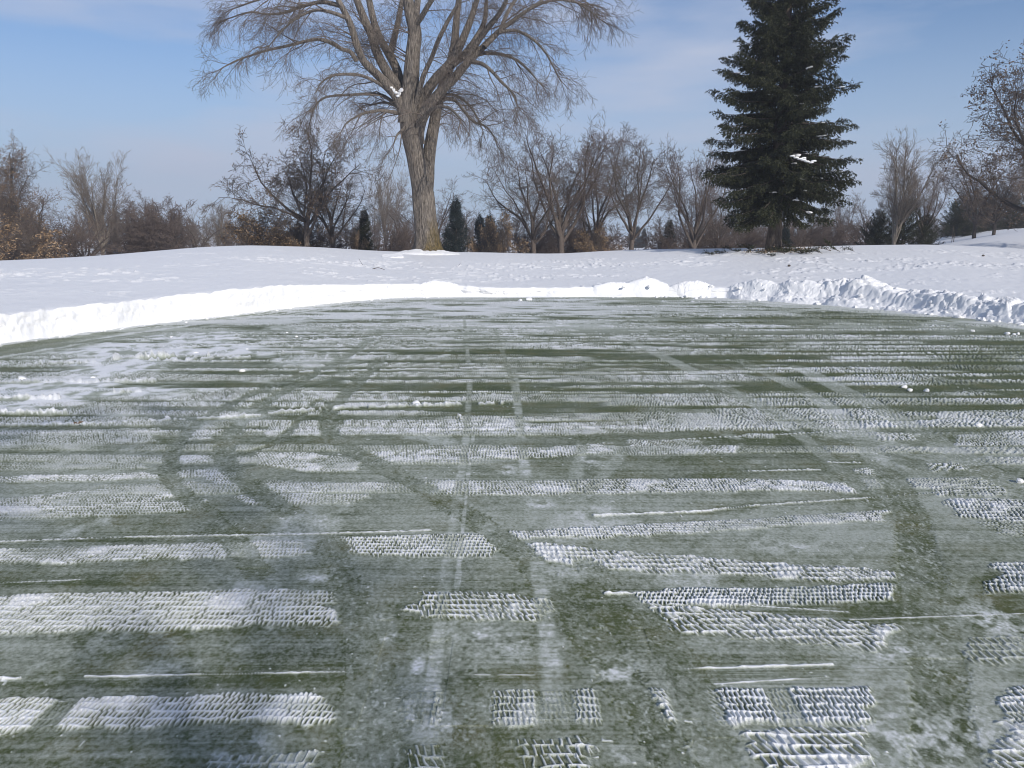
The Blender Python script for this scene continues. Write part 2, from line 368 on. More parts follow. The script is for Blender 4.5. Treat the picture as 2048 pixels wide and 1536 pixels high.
ST = [
 ([(-90,1398,1470),(300,1392,1458),(694,1384,1450)],.0175,.040,1,[(-90,95,1),(95,135,.25),(135,694,1)]),
 ([(740,1380,1450),(1785,1372,1446)],.0175,.040,1,[(785,860,.3),(860,895,1),(962,1076,1),(1076,1140,.4),(1145,1200,1),(1280,1345,.9),(1415,1548,1),(1548,1590,.4),(1590,1772,1)]),
 ([(1975,1372,1480),(2150,1370,1480)],.02,.04,1,None),
 ([(380,1520,1600),(660,1500,1590)],.028,.05,.9,None), ([(780,1488,1600),(918,1486,1600)],.028,.052,.75,None),
 ([(1003,1480,1600),(1228,1470,1600)],.028,.052,.9,None), ([(1335,1475,1600),(1412,1475,1600)],.03,.052,.8,None),
 ([(1480,1462,1600),(1752,1453,1600)],.031,.052,1,None), ([(1955,1450,1600),(2150,1450,1600)],.03,.05,.9,None),
 ([(-90,1196,1272),(200,1186,1264),(500,1180,1256),(692,1180,1252)],.021,.042,1,None),
 ([(812,1182,1238),(1000,1185,1242),(1112,1200,1245)],.026,.046,.95,None), ([(740,1198,1244),(800,1200,1244)],.026,.046,.4,None),
 ([(1212,1186,1202),(1400,1175,1214),(1600,1174,1208),(1812,1164,1198)],.02,.036,1,None),
 ([(1225,1194,1212),(1348,1212,1266),(1500,1222,1280),(1700,1242,1297),(1806,1250,1304)],.030,.05,1,None),
 ([(1000,1084,1106),(1100,1088,1128),(1200,1100,1142),(1400,1114,1148),(1600,1130,1162),(1812,1146,1168)],.029,.05,1,None),
 ([(1960,1126,1190),(2150,1120,1190)],.024,.045,1,None), ([(1880,1150,1180),(1925,1150,1180)],.024,.045,.5,None), ([(1880,1275,1325),(2150,1270,1330)],.03,.05,.6,None),
 ([(-90,1099,1134),(300,1090,1122),(622,1079,1113)],.021,.042,1,None), ([(655,1074,1110),(1002,1068,1117)],.022,.04,1,None),
 ([(1000,1064,1080),(1200,1054,1078),(1400,1044,1066),(1600,1030,1049),(1792,1019,1041)],.019,.034,1,None),
 ([(1885,1000,1028),(2000,998,1042),(2150,1008,1054)],.026,.045,1,None), ([(1960,1040,1066),(2150,1050,1090)],.024,.04,.6,None),
 ([(838,960,991),(1100,962,991),(1300,957,986),(1540,960,982),(1745,968,989)],.022,.04,1,None), ([(1860,974,991),(2042,975,992)],.028,.045,1,None),
 ([(-90,1000,1020),(100,990,1015),(300,970,1006),(402,961,986)],.021,.04,1,None), ([(-90,1018,1042),(200,1010,1035),(422,1000,1021)],.021,.04,1,None),
 ([(468,992,1011),(560,988,1009),(742,990,1008)],.021,.04,1,None), ([(408,945,973),(484,942,970)],.021,.04,1,None),
 ([(515,960,990),(640,965,986),(802,965,985)],.021,.04,.95,None),
 ([(-90,955,969),(200,950,962),(322,942,958)],.02,.04,1,None),([(350,940,958),(442,938,955)],.02,.04,1,None),
 ([(-90,930,945),(300,918,936)],.02,.04,.9,None),([(350,912,930),(432,910,926)],.02,.04,1,None),
 ([(500,905,928),(620,905,946),(722,920,942)],.022,.04,1,None), ([(720,904,928),(900,900,921),(1100,895,916),(1232,885,905)],.022,.04,1,None),
 ([(1238,880,893),(1402,880,895)],.022,.04,1,None), ([(1100,891,906),(1300,892,911),(1492,893,908)],.02,.035,.95,None),
 ([(-90,862,896),(250,858,889),(332,855,883)],.02,.04,.8,None), ([(358,852,881),(442,850,877)],.02,.04,1,None), ([(520,852,873),(662,853,873)],.02,.04,1,None),
 ([(658,852,871),(900,850,869),(1200,845,869),(1400,840,861),(1602,843,862)],.022,.04,1,None), ([(1622,846,861),(1752,850,866)],.022,.04,.9,None), ([(1740,868,881),(1852,868,883)],.022,.04,.9,None),
 ([(1868,824,846),(2150,816,852)],.022,.04,1,None),([(1895,870,892),(2150,860,892)],.022,.04,1,None),
 ([(1700,930,946),(1780,942,956)],.022,.04,.9,None), ([(1830,930,945),(1962,925,941)],.022,.04,1,None), ([(1480,866,876),(1560,868,878)],.022,.04,.8,None),
 ([(-90,880,900),(60,878,896)],.022,.04,.8,None),
]
for i, (pts, a, b_, k, ints) in enumerate(ST): strip(pts, a, b_, k, i, ints)

# further off: pass after pass of the same tread, a few per plough width
rg = np.random.default_rng(5)
yy0 = 4.75; i = 0
while yy0 < 20.8:
    w0 = rg.uniform(.04, .11 if yy0 < 8.5 else .14); tilt = rg.uniform(-.02, .035); curve = rg.uniform(-.002, .004)
    yc = yy0 + tilt * x + curve * x * x + .10 * (vn(x * .5, 0 * x + i, 80) - .5)
    idx = np.nonzero(np.abs(y - yc) < w0 + .1)[0]
    xx, yy, dd = x[idx], y[idx], (y - yc)[idx]
    m = 1 - ss(w0 * .8, w0 * 1.15, np.abs(dd) + .06 * (fbm(xx * 2.5, yy * 2, 81, 3) - .5))
    pres = ss(.40, .52, fbm(xx * .55 + i * 7.3, yy * .3, 82, 3) + .05 * ss(0, -5, xx) + .03)
    pres = np.maximum(pres, ss(15.5, 19, yy) * .5) * (1 if yy0 > 6.2 else .7 * float(rg.random() < .6))
    L = lattice(xx, yy, .024, .055, 11)
    tex = np.clip(L * 1.0 + .12 + .55 * (vn(xx * 22, yy * 5, 83) - .3), 0, 1)
    fill = ss(.5, .7, fbm(xx * 2.2, yy * 3, 84, 3))
    tex = np.maximum(tex, fill * (.75 + .25 * vn(xx * 30, yy * 8, 85)))
    snowm[idx] = np.maximum(snowm[idx], m * pres * tex * rg.uniform(.82, 1.0))
    hgt[idx] = np.maximum(hgt[idx], m * pres * (.006 + .012 * L))
    cov[idx] = cov[idx] * (1 - .3 * m * pres)
    yy0 += rg.uniform(.15, .26) * (1 + .25 * (yy0 > 12)); i += 1

# dusting bands and edges: streaks that follow the rim of the green
rim = fbm(aa * 9, dE * 5, 90, 3, .6)
lft = ss(rad(4), rad(-8), aa); rgt = ss(rad(2), rad(12), aa)
near_rim = (1 - ss(1.2, 2.0, dE)) * lft
streak = ss(.46, .60, vn(aa * 4, dE * 4.6, 91) * .6 + rim * .4)
snowm = snowm * (1 - .92 * near_rim) + near_rim * streak * .62
cov = cov * (1 - near_rim) + near_rim * (.08 + .25 * rim)
# pale swept strip along the right hand bank, then a bare line of turf
sw = rgt * (1 - ss(.8, 1.3, dE + .5 * (rim - .5)))
snowm = np.maximum(snowm * (1 - sw), sw * (.45 + .45 * rim))
bare = rgt * np.exp(-((dE - 1.75 - .4 * (vn(aa * 8, 0 * aa, 95) - .5)) / .22) ** 2)
snowm *= (1 - .85 * bare); cov *= (1 - .6 * bare)
snowm = np.maximum(snowm, ss(.05, -.05, dE))
# broken snow spill at the left and far centre
spill = ss(.52, .66, fbm(x * .9, y * 1.8, 96, 4, .6) + .10 * ss(-2, -5.5, x)) * ss(-1.0, -4.0, x) * ss(6.0, 7.2, y) * (1 - ss(12, 15, y)) * ss(1.2, 2.2, dE)
snowm = np.maximum(snowm, spill * (.35 + .6 * ss(.35, .6, fbm(x * 7, y * 5, 97, 3))))
hgt = np.maximum(hgt, spill * .03 * fbm(x * 4, y * 6, 98, 3))
far = ss(10.5, 15.5, y) * (1 - rgt * .30)
snowm = np.maximum(snowm, far * .80 * ss(.36, .6, fbm(x * .8, y * 3.0, 99, 4, .6)))
# checkered bare places right of centre
ck = ss(.54, .66, fbm(x * .5 + 3, y * .55, 100, 3)) * ss(1, 4, x) * ss(6, 8, y) * (.5 + .5 * vn(x * 2, y * 5, 101))
snowm *= 1 - .8 * ck; cov *= 1 - .6 * ck
df = 1 - .55 * ss(.45, .75, fbm(x * .7, y * .9, 102, 3)) * ss(-3, 3, x) * ss(5, 7, y) * (1 - ss(11, 14, y))
snowm *= df; cov *= df

# scuffed wheel paths that cross the passes: tread rubbed out, grains of snow left
SC = [
 ([(820,600),(740,680),(600,765),(500,825),(458,880),(450,920),(520,985),(600,1040),(665,1120),(705,1200),(735,1300),(760,1600)],.08,.19,0),
 ([(760,720),(690,790),(655,835),(672,880),(760,930),(870,990),(1000,1075),(1085,1150),(1155,1230),(1240,1350),(1300,1450),(1390,1600)],.08,.18,1),
 ([(900,1300),(930,1400),(945,1600)],.09,.19,0),
 ([(1480,720),(1640,800),(1740,900),(1815,1020),(1850,1200),(1880,1400),(1900,1600)],.10,.175,1),
 ([(1600,735),(1800,840),(1950,930),(2150,1030)],.12,.30,1), ([(1400,760),(1560,840),(1700,960),(1760,1010)],.06,.2,0),
 ([(640,735),(480,800),(370,870),(338,950),(392,1010),(470,1090),(520,1150)],.065,.185,0),
 ([(680,850),(640,800),(560,880),(500,905)],.035,.16,0),
 ([(1170,1130),(1290,1240),(1370,1340),(1420,1450),(1450,1600)],.075,.18,1),
 ([(740,1250),(745,1400),(750,1600)],.10,.24,0),
 ([(1130,620),(1300,700),(1500,800),(1700,880)],.10,.28,1),
]
for k, (pts, hw, cv, dark) in enumerate(SC):
    pale = k in (3, 4, 5, 10)
    wp = bend([G(u, v) for u, v in pts])
    dd, sg = poly_dist(x, y, wp)
    dd = dd + .05 * (fbm(x * 5, y * 5, 110 + k, 4) - .5) + .03 * (grit - .5)
    m = (1 - ss(hw * .8, hw * 1.15, dd)) * (1 - .8 * ss(8, 14, y))
    grain = ss(.60, .82, fbm(x * 60, y * 48, 111 + k, 2, .8))
    ln = .12 * (fbm(dd * 60, (x + y) * 1.2, 112 + k, 2) - .5)
    if pale:
        fy_ = ss(4.2, 6, y); er = .93 - .55 * fy_; pb = fy_ * ss(.42, .6, fbm(x * 1.5, y * 2, 119 + k, 3)) * .20
        snowm = snowm * (1 - er * m) + m * np.maximum(grain * .42, pb); m = m * (1 - .4 * fy_)
    else:
        m = m * (.62 + .38 * ss(.3, .6, fbm(x * 3, y * 3, 118 + k, 3))); snowm = snowm * (1 - .90 * m) + m * grain * .36
    cov = cov * (1 - m) + m * np.clip(cv + ln + .16 * (blot2 - .5) + .35 * (fine - .5) + .2 * (grit - .5), .02, .6)
    hgt = hgt * (1 - .9 * m) - m * .003
    edge = np.exp(-((dd - hw * 1.05) / .006) ** 2) * (sg > 0 if k % 2 else sg < 0) * ss(.4, .6, vn(x * 3, y * 3, 113 + k)) * (y < 6)
    cov *= 1 - .7 * edge
# pale dusty paths, ribbed by a small tyre
for k, (pts, hw, st) in enumerate([([(1028,740),(1040,860),(1052,960),(1062,1060),(1085,1200),(1105,1350),(1120,1600)],.040,.55),
                  ([(925,600),(940,760),(932,880),(910,1030),(885,1200),(868,1350),(850,1600)],.030,.5), ([(948,860),(935,960),(925,1060),(912,1200)],.012,.5),
                  ([(985,640),(1010,720),(1030,780)],.035,.3), ([(1168,880),(1150,960),(1120,1030),(1180,980),(1250,900)],.05,.3)]):
    dd, sg = poly_dist(x, y, [G(u, v) for u, v in pts])
    m = (1 - ss(hw * .6, hw * 1.3, dd + .02 * (fbm(x * 9, y * 9, 120 + k, 3) - .5))) * ss(.3, .5, fbm(x * 3, y * 2, 121 + k, 3))
    rib = .5 + .5 * ss(.35, .65, vn(x * 8, y * 75, 122 + k))
    snowm = np.maximum(snowm * (1 - .4 * m), m * st * rib * (.4 + .9 * fine))
# loose frost drifts and scribbles left by boots
loose = ss(.60, .72, fbm(x * 1.7, y * 1.5, 130, 5, .6)) * (y < 7)
snowm = np.maximum(snowm, loose * .34 * (.2 + 1.0 * fine + .7 * grit))
for k, (u, v, sx, sy, am) in enumerate([(835, 1330, .025, .06, .8), (1240, 1510, .03, .04, .3), (1180, 915, .10, .22, .5), (1015, 940, .06, .10, .6), (1800, 1310, .20, .10, .45),
        (1850, 1470, .30, .20, .42), (780, 1275, .05, .04, .5), (1020, 1285, .08, .10, .4), (960, 1265, .05, .08, .45), (1235, 1340, .09, .10, .5), (490, 1500, .10, .10, .4),
        (510, 1290, .05, .05, .4), (1440, 1280, .2, .06, .2), (1550, 1090, .12, .10, .3), (250, 1280, .35, .10, .25), (400, 830, .5, .3, .25), (100, 1000, .4, .2, .2),
        (1080, 1010, .10, .1, .4), (640, 1155, .10, .05, .45), (1590, 1095, .08, .05, .5), (860, 1440, .15, .12, .4), (1990, 1240, .15, .2, .5)]):
    px, py = G(u, v)
    q2 = ((x - px) / sx) ** 2 + ((y - py) / sy) ** 2
    idx = np.nonzero(q2 < 9)[0]
    e = np.exp(-q2[idx]) * (.5 + grit[idx]) * ss(.40, .58, fbm(x[idx] * 14, y[idx] * 14, 140 + k, 4, .65)) * am * 1.3
    snowm[idx] = np.maximum(snowm[idx], np.clip(e, 0, .9))
# thin windrows left by the blade's edge, with dark scraped lines under them
def windrow(pts, hw, h, k, gaps=.38):
    global snowm, hgt, cov
    wp = [G(u, v) for u, v in pts]
    X0 = min(p[0] for p in wp) - .1; X1 = max(p[0] for p in wp) + .1; Y0 = min(p[1] for p in wp) - .3; Y1 = max(p[1] for p in wp) + .3
    idx = np.nonzero((x > X0) & (x < X1) & (y > Y0) & (y < Y1))[0]
    if not len(idx): return
    xx, yy = x[idx], y[idx]; dd, _ = poly_dist(xx, yy, wp)
    ww = hw * .72 * (.1 + 1.1 * fbm(xx * 6, 0 * xx, 150 + k, 3) + .9 * (vn(xx * 34, yy * 9, 155) - .4)) * ss(gaps - .08, gaps + .04, fbm(xx * 1.6, 0 * xx, 151 + k, 3))
    m = 1 - ss(ww * .5, ww * 1.1 + .001, dd)
    snowm[idx] = np.maximum(snowm[idx], m); hgt[idx] = np.maximum(hgt[idx], m * h * (.1 + 1.5 * fbm(xx * 30, yy * 30, 152, 3)))
    dl = np.exp(-((dd - .035) / .03) ** 2) * ss(.4, .6, fbm(xx * 2, yy * 120, 153 + k, 2))
    cov[idx] *= 1 - .5 * dl
WR = [([(-90,769),(310,764)],.05,.05),([(-90,854),(200,849),(520,832)],.035,.03),([(540,828),(700,817),(1010,808)],.035,.035),([(-90,1087),(250,1075),(640,1068)],.010,.008),
 ([(640,1068),(900,1060)],.010,.008),([(-90,1361),(42,1357)],.014,.01),([(170,1354),(400,1350),(694,1344)],.009,.007),([(1190,1032),(1400,1024),(1500,1012)],.020,.012),([(1500,1012),(1700,999),(1920,982)],.012,.01),
 ([(1368,1338),(1500,1334),(1664,1330)],.009,.007),([(1430,1368),(1660,1354)],.006,.004),([(-90,828),(130,829)],.06,.05),([(180,787),(280,786)],.05,.06),([(-90,800),(110,799)],.08,.06),
 ([(820,1175),(900,1173)],.01,.008),([(1210,1188),(1350,1186)],.014,.012),([(1350,880),(1700,862)],.012,.01),([(1400,945),(1640,940)],.012,.01),([(1650,925),(1720,926)],.012,.01),
 ([(-90,1170),(160,1160)],.006,.004),([(1700,1240),(2100,1226)],.006,.004),([(950,1350),(1070,1350)],.004,.003),([(1380,1205),(1560,1215),(1700,1225)],.006,.004),
 ([(200,690),(420,672)],.05,.03),([(60,730),(500,716)],.06,.05),([(230,720),(420,712)],.10,.09),([(600,745),(1000,735)],.04,.02),([(300,700),(760,676)],.05,.03)]
for k, (pts, hw, h) in enumerate(WR): windrow(pts, hw, h, k)
for k in range(26):                              # fine scrape lines
    u0 = rnd.uniform(-50, 1700); v0 = rnd.choice([1060, 1150, 1330, 1350, 1365, 1310, 1030, 1180, 830, 875, 950, 1085]) + rnd.uniform(-12, 12)
    wp = [G(u0, v0), G(u0 + rnd.uniform(200, 600), v0 - rnd.uniform(0, 10))]
    idx = np.nonzero(np.abs(y - wp[0][1]) < .2)[0]
    dd, _ = poly_dist(x[idx], y[idx], wp); cov[idx] *= 1 - .7 * (1 - ss(.002, .006, dd + .006 * vn(x[idx] * 9, 0 * idx, 160 + k)))
# crumbs
crumb = ss(.93, .98, vn(x * 45, y * 38, 170)) * ss(.45, .6, fbm(x * 2.2, y * 2.2, 171, 3))
snowm = np.maximum(snowm, crumb * .8); hgt += crumb * .003
total = np.clip(1 - (1 - np.clip(snowm, 0, 1)) * (1 - np.clip(cov, 0, 1)), 0, 1)
zz = np.maximum(hgt, -.004) + .004 * (fbm(x * 2, y * 2, 180, 2) - .5)
V = np.stack([x, y, zz], -1)
m_green, n, l, b = mat('frosted_turf', 0.7, 0.25)
at = n.new('ShaderNodeAttribute'); at.attribute_name = 'snow_cover'
v = objco(n, l)
n1 = noise_node(n, l, v, 260, 3, 0.7); n0 = noise_node(n, l, v, 60, 4, .65)
f = math_node(n, l, 'ADD', at.outputs['Fac'], math_node(n, l, 'MULTIPLY', math_node(n, l, 'SUBTRACT', n1, .5), .85))
f = math_node(n, l, 'ADD', f, math_node(n, l, 'MULTIPLY', math_node(n, l, 'SUBTRACT', n0, .5), .55))
turf = ramp(n, l, noise_node(n, l, v, 3.0, 5, .6), [(.32, (0.040, 0.056, 0.015)), (.52, (0.066, 0.084, 0.023)), (.70, (0.104, 0.104, 0.034))])
r = n.new('ShaderNodeMapRange'); r.interpolation_type = 'LINEAR'; l.new(f, r.inputs[0])
r.inputs[1].default_value = 0.02; r.inputs[2].default_value = 1.0
r.inputs[2].default_value = .48
r2 = n.new('ShaderNodeMapRange'); l.new(f, r2.inputs[0]); r2.inputs[1].default_value = .48; r2.inputs[2].default_value = 1.0
film = n.new('ShaderNodeMix'); film.data_type = 'RGBA'; l.new(r.outputs[0], film.inputs['Factor']); l.new(turf, film.inputs['A'])
film.inputs['B'].default_value = (.375, .405, .345, 1)
mx = n.new('ShaderNodeMix'); mx.data_type = 'RGBA'
l.new(r2.outputs[0], mx.inputs['Factor']); l.new(film.outputs['Result'], mx.inputs['A']); mx.inputs['B'].default_value = (.84, .85, .87, 1)
l.new(mx.outputs['Result'], b.inputs['Base Color'])
bump(n, l, n1, b, .5, .005)
me = np_mesh('ground', V, grid_faces(shp[0], shp[1], wrap=True)[:, ::-1], m_green)
att = me.attributes.new('snow_cover', 'FLOAT', 'POINT'); att.data.foreach_set('value', total.astype(np.float32))
tag(link('ground', me), kind='structure')
del x, y, V, snowm, cov, hgt, total, zz, aa, dE, dd, idx

# ------------------------------------------------------------------ heaps of ploughed snow
def heap(label, cx, cy, ang, L, W, Hh, seed, rough=1.0, group='heaps of ploughed snow along the rim', shape=None, nx=150, ny=90):
    root_z = 0.0
    s = np.linspace(-1, 1, nx)[None, :]; t = np.linspace(-1, 1, ny)[:, None]
    S, T = np.broadcast_arrays(s, t)
    lx, ly = S * L, T * W
    gx = cx + lx * math.cos(ang) - ly * math.sin(ang); gy = cy + lx * math.sin(ang) + ly * math.cos(ang)
    base = terrain(gx, gy); rE = np.hypot(gx, gy) - Eaz(np.arctan2(gx, gy))
    base = base * ss(-.05, .30, rE)
    warp = .25 * (fbm(gx * 1.5, gy * 1.5, seed, 3) - .5)
    q = np.sqrt(S ** 2 + T ** 2) + warp
    prof_ = np.clip(1 - q, 0, 1); prof_ = prof_ ** .8
    if shape is not None: prof_ = prof_ * np.interp(S, shape[0], shape[1])
    # angular lumps: several sizes of faceted blocks
    lump = np.zeros_like(gx); sx2 = lx + .5 * prof_ * Hh; sy2 = ly * .8 + prof_ * Hh * 2.2
    for sc, am in ((.50, .24), (.24, .22), (.12, .17), (.06, .09)):
        u = sx2 / sc + .6 * vn(sx2 / sc, sy2 / sc, seed + 3) + 40; v_ = sy2 / sc + .6 * vn(sy2 / sc, sx2 / sc, seed + 4) + 40
        iu, iv = np.floor(u), np.floor(v_); best = np.full(gx.shape, 9.); bh = np.zeros_like(gx)
        for du in (-1, 0, 1):
            for dv in (-1, 0, 1):
                ju, jv = iu + du, iv + dv
                h1 = vn(ju * 3.0 + .01, jv * 5.0 + .01, seed + 7); h2 = vn(ju * 7.0 + .01, jv * 3.0 + .01, seed + 8); h3 = vn(ju * 5.0 + .01, jv * 7.0 + .01, seed + 9)
                ddx = u - (ju + h1); ddy = v_ - (jv + h2); dd_ = np.hypot(ddx, ddy)
                tilt = h3 + (h1 - .5) * ddx * .9 + (h2 - .5) * ddy * .9
                bh = np.where(dd_ < best, tilt, bh); best = np.minimum(best, dd_)
        lump = lump + am * (bh - .4) * (1 - .5 * best)
    env = ss(0, .25, prof_)
    z = base - .06 * (1 - env) - .12 * (prof_ <= 0.001) + prof_ * Hh * .92 + lump * rough * env * (.35 + .65 * prof_) * .42 + (fbm(gx * 3, gy * 3, seed + 12, 4) - .5) * .06 * env
    o = link('snow_heap', np_mesh('snow_heap', np.stack([gx - cx, gy - cy, z], -1).reshape(-1, 3), grid_faces(ny, nx), m_snow, smooth=True))
    o.location = (cx, cy, 0); tag(o, label, 'snow heap', group); return o
def on_rim(u, off=0.0):
    vb = np.interp(u, [e[0] for e in EDGE], [e[1] for e in EDGE]); gx, gy = G(u, vb); r_ = math.hypot(gx, gy)
    return gx * (r_ + off) / r_, gy * (r_ + off) / r_
def rimang(u):
    a = on_rim(u - 25); c = on_rim(u + 25); return math.atan2(c[1] - a[1], c[0] - a[0])
HP = [
 ('small chipped snow heap on the rim just right of the maple trunk', 880, .12, .55, .28, .11, .5, None),
 ('low smooth snow heap left of the taller pointed heap', 1232, .25, .75, .45, .13, .3, None),
 ('smooth pointed snow heap with a dark cut right end', 1292, .25, .75, .50, .25, .3, ([-1, -.1, .72, .80, 1], [1, 1.1, .95, .1, 0])),
 ('thin crumbly snow heap just right of the pointed one', 1385, .22, .62, .38, .15, .6, None),
 ('rounded bumpy snow heap left of the biggest heap', 1515, .15, .85, .55, .25, .7, None),
 ('broad white snow heap leaning on the biggest heap', 1600, .15, 1.0, .62, .30, .8, None),
 ('biggest and tallest heap of rough snow on the rim', 1708, .45, 1.75, .85, .37, 1.3, ([-1, -.3, .1, .5, 1], [1, 1.05, 1, .75, .5])),
 ('long low heap of broken snow sloping right from the biggest heap', 1850, .35, 1.6, .70, .16, 1.7, None),
 ('jagged heap of snow lumps near the right end of the bank', 1945, .45, 1.0, .60, .13, 1.9, None),
 ('rough snow heap at the right edge of the photo', 2040, .45, 1.2, .65, .12, 1.9, None),
 ('rough snow heap beyond the right edge', 2160, .45, 1.4, .7, .2, 1.8, None)]
for i, (lb, u, off, L_, W_, H_, rg_, shp_) in enumerate(HP):
    px, py = on_rim(u, off + .1); heap(lb, px, py, rimang(u), L_, W_, H_, 200 + 17 * i, rg_, shape=shp_)
# loose lumps
def lump_mesh(seed):
    g = random.Random(seed); vs, fs = [], []
    import bmesh
    bm = bmesh.new(); bmesh.ops.create_icosphere(bm, subdivisions=2, radius=1)
    pl = [(Vector((g.gauss(0, 1), g.gauss(0, 1), g.gauss(0, .8))).normalized(), g.uniform(.55, .85)) for _ in range(9)]
    for v_ in bm.verts:
        k = 1
        for nrm, dd_ in pl:
            c_ = v_.co.normalized().dot(nrm)
            if c_ > .05: k = min(k, dd_ / c_)
        v_.co *= k * g.uniform(.96, 1.04)
    me_ = bpy.data.meshes.new('snow_lump'); bm.to_mesh(me_); bm.free(); me_.materials.append(m_snow); return me_
LM = [lump_mesh(s_) for s_ in range(5)]
def lump(px, py, size, label, group, flat=.7):
    z = tz(px, py) if math.hypot(px, py) > float(Eaz(math.atan2(px, py))) else 0.0
    o = link('snow_lump', rnd.choice(LM)); o.location = (px, py, z + size * flat * .35)
    o.scale = (size * rnd.uniform(.8, 1.3), size * rnd.uniform(.8, 1.2), size * flat); o.rotation_euler = (0, 0, rnd.uniform(0, 6.28))
    tag(o, label, 'snow lump', group)
for i in range(70):
    u = rnd.uniform(1560, 2140) if i < 52 else rnd.uniform(1200, 1560)
    px, py = on_rim(u, rnd.gauss(-.12, .12))
    lump(px, py, rnd.uniform(.03, .075), 'small white snow lump fallen at the foot of the right hand bank', 'snow lumps along the foot of the right bank')
for i in range(34):
    u = rnd.uniform(-60, 900); px, py = on_rim(u, -abs(rnd.gauss(0, .1)) - .02)
    lump(px, py, rnd.uniform(.02, .045), 'small snow crumb at the foot of the cut snow wall', 'snow crumbs along the foot of the cut wall')
for u, v, s_, lb in [(45, 762, .07, 'fist of snow on the long white windrow at the far left'), (186, 758, .035, 'small snow lump beside the end of the left windrow'), (485, 743, .035, 'single small snow lump on the turf left of the maple'),
        (832, 810, .05, 'snow lump on the thin windrow below the maple'), (335, 837, .03, 'snow lump on the thin line left of centre'), (1058, 601, .09, 'snow lump on the green below the far rim, left of its smaller twin'), (1040, 602, .06, 'smaller snow lump below the far rim'),
        (1808, 776, .04, 'upper left snow lump of the pair on bare turf at the right'), (1820, 782, .03, 'middle snow lump on bare turf at the right'), (1853, 783, .035, 'right snow lump on bare turf at the right'), (1956, 854, .04, 'snow lump on the tread strips near the right edge'),
        (2038, 965, .03, 'snow lump on dark turf at the right edge'), (2014, 669, .05, 'left snow lump of three at the far right of the green'), (2028, 670, .035, 'middle snow lump of three at the far right of the green'), (2036, 669, .04, 'right snow lump of three at the far right of the green'), (1945, 663, .04, 'lone snow lump near the right bank foot'),
        (1700, 1590, .02, 'snow lump below the frame')]:
    px, py = G(u, v); lump(px, py, s_, lb, 'loose snow lumps on the green')
for i in range(12):
    u = rnd.uniform(330, 760); v = rnd.uniform(665, 725); px, py = G(u, v)
    lump(px, py, rnd.uniform(.015, .035), 'tiny snow crumb scattered on the green near the left bank', 'tiny snow crumbs near the left bank')

# ------------------------------------------------------------------ trees: tubes from polylines
def tubes(paths, sides):
    """paths: list of (points, radii) -> vertices, quads"""
    VV, FF, off = [], [], 0
    by = {}
    for p, r_ in paths: by.setdefault(len(p), []).append((p, r_))
    for k, lst in by.items():
        if k < 2: continue
        Pn = np.array([[tuple(q) for q in p] for p, _ in lst], dtype=np.float64); Rn = np.array([r_ for _, r_ in lst])
        T = np.empty_like(Pn); T[:, 1:-1] = Pn[:, 2:] - Pn[:, :-2]; T[:, 0] = Pn[:, 1] - Pn[:, 0]; T[:, -1] = Pn[:, -1] - Pn[:, -2]
        T /= np.linalg.norm(T, axis=-1, keepdims=True) + 1e-9
        m_ = T.mean(1); ref = np.where(np.abs(m_[:, 2:3]) > .8, np.array([[1., .1, 0]]), np.array([[.05, .1, 1.]]))[:, None, :]
        A = np.cross(T, ref); A /= np.linalg.norm(A, axis=-1, keepdims=True) + 1e-9; B = np.cross(T, A)
        th = np.arange(sides) * 2 * math.pi / sides
        ring = (A[:, :, None, :] * np.cos(th)[None, None, :, None] + B[:, :, None, :] * np.sin(th)[None, None, :, None]) * Rn[:, :, None, None] + Pn[:, :, None, :]
        nP = len(lst); VV.append(ring.reshape(-1, 3))
        i = np.arange(nP)[:, None, None] * k * sides; j = np.arange(k - 1)[None, :, None] * sides; c = np.arange(sides)[None, None, :]; c2 = (c + 1) % sides
        FF.append((np.stack([i + j + c, i + j + c2, i + j + sides + c2, i + j + sides + c], -1).reshape(-1, 4)) + off); off += nP * k * sides
    return np.concatenate(VV), np.concatenate(FF)
def tube_mesh(name, groups, mt):
    VV, FF, off = [], [], 0
    for paths, sides in groups:
        if not paths: continue
        v_, f_ = tubes(paths, sides); VV.append(v_); FF.append(f_ + off); off += len(v_)
    return np_mesh(name, np.concatenate(VV), np.concatenate(FF), mt)
def smooth_path(pts, rads, n):
    """Catmull-Rom resample with n points per span"""
    P_ = [Vector(p) for p in pts]; P_ = [P_[0] * 2 - P_[1]] + P_ + [P_[-1] * 2 - P_[-2]]
    op, orr = [], []
    for i in range(1, len(P_) - 2):
        for k in range(n):
            t = k / n; a, b_, c, d_ = P_[i - 1], P_[i], P_[i + 1], P_[i + 2]
            op.append(.5 * ((2 * b_) + (c - a) * t + (2 * a - 5 * b_ + 4 * c - d_) * t * t + (3 * b_ - a - 3 * c + d_) * t ** 3))
            orr.append(rads[i - 1] * (1 - t) + rads[i] * t)
    op.append(P_[-2]); orr.append(rads[-1]); return op, orr
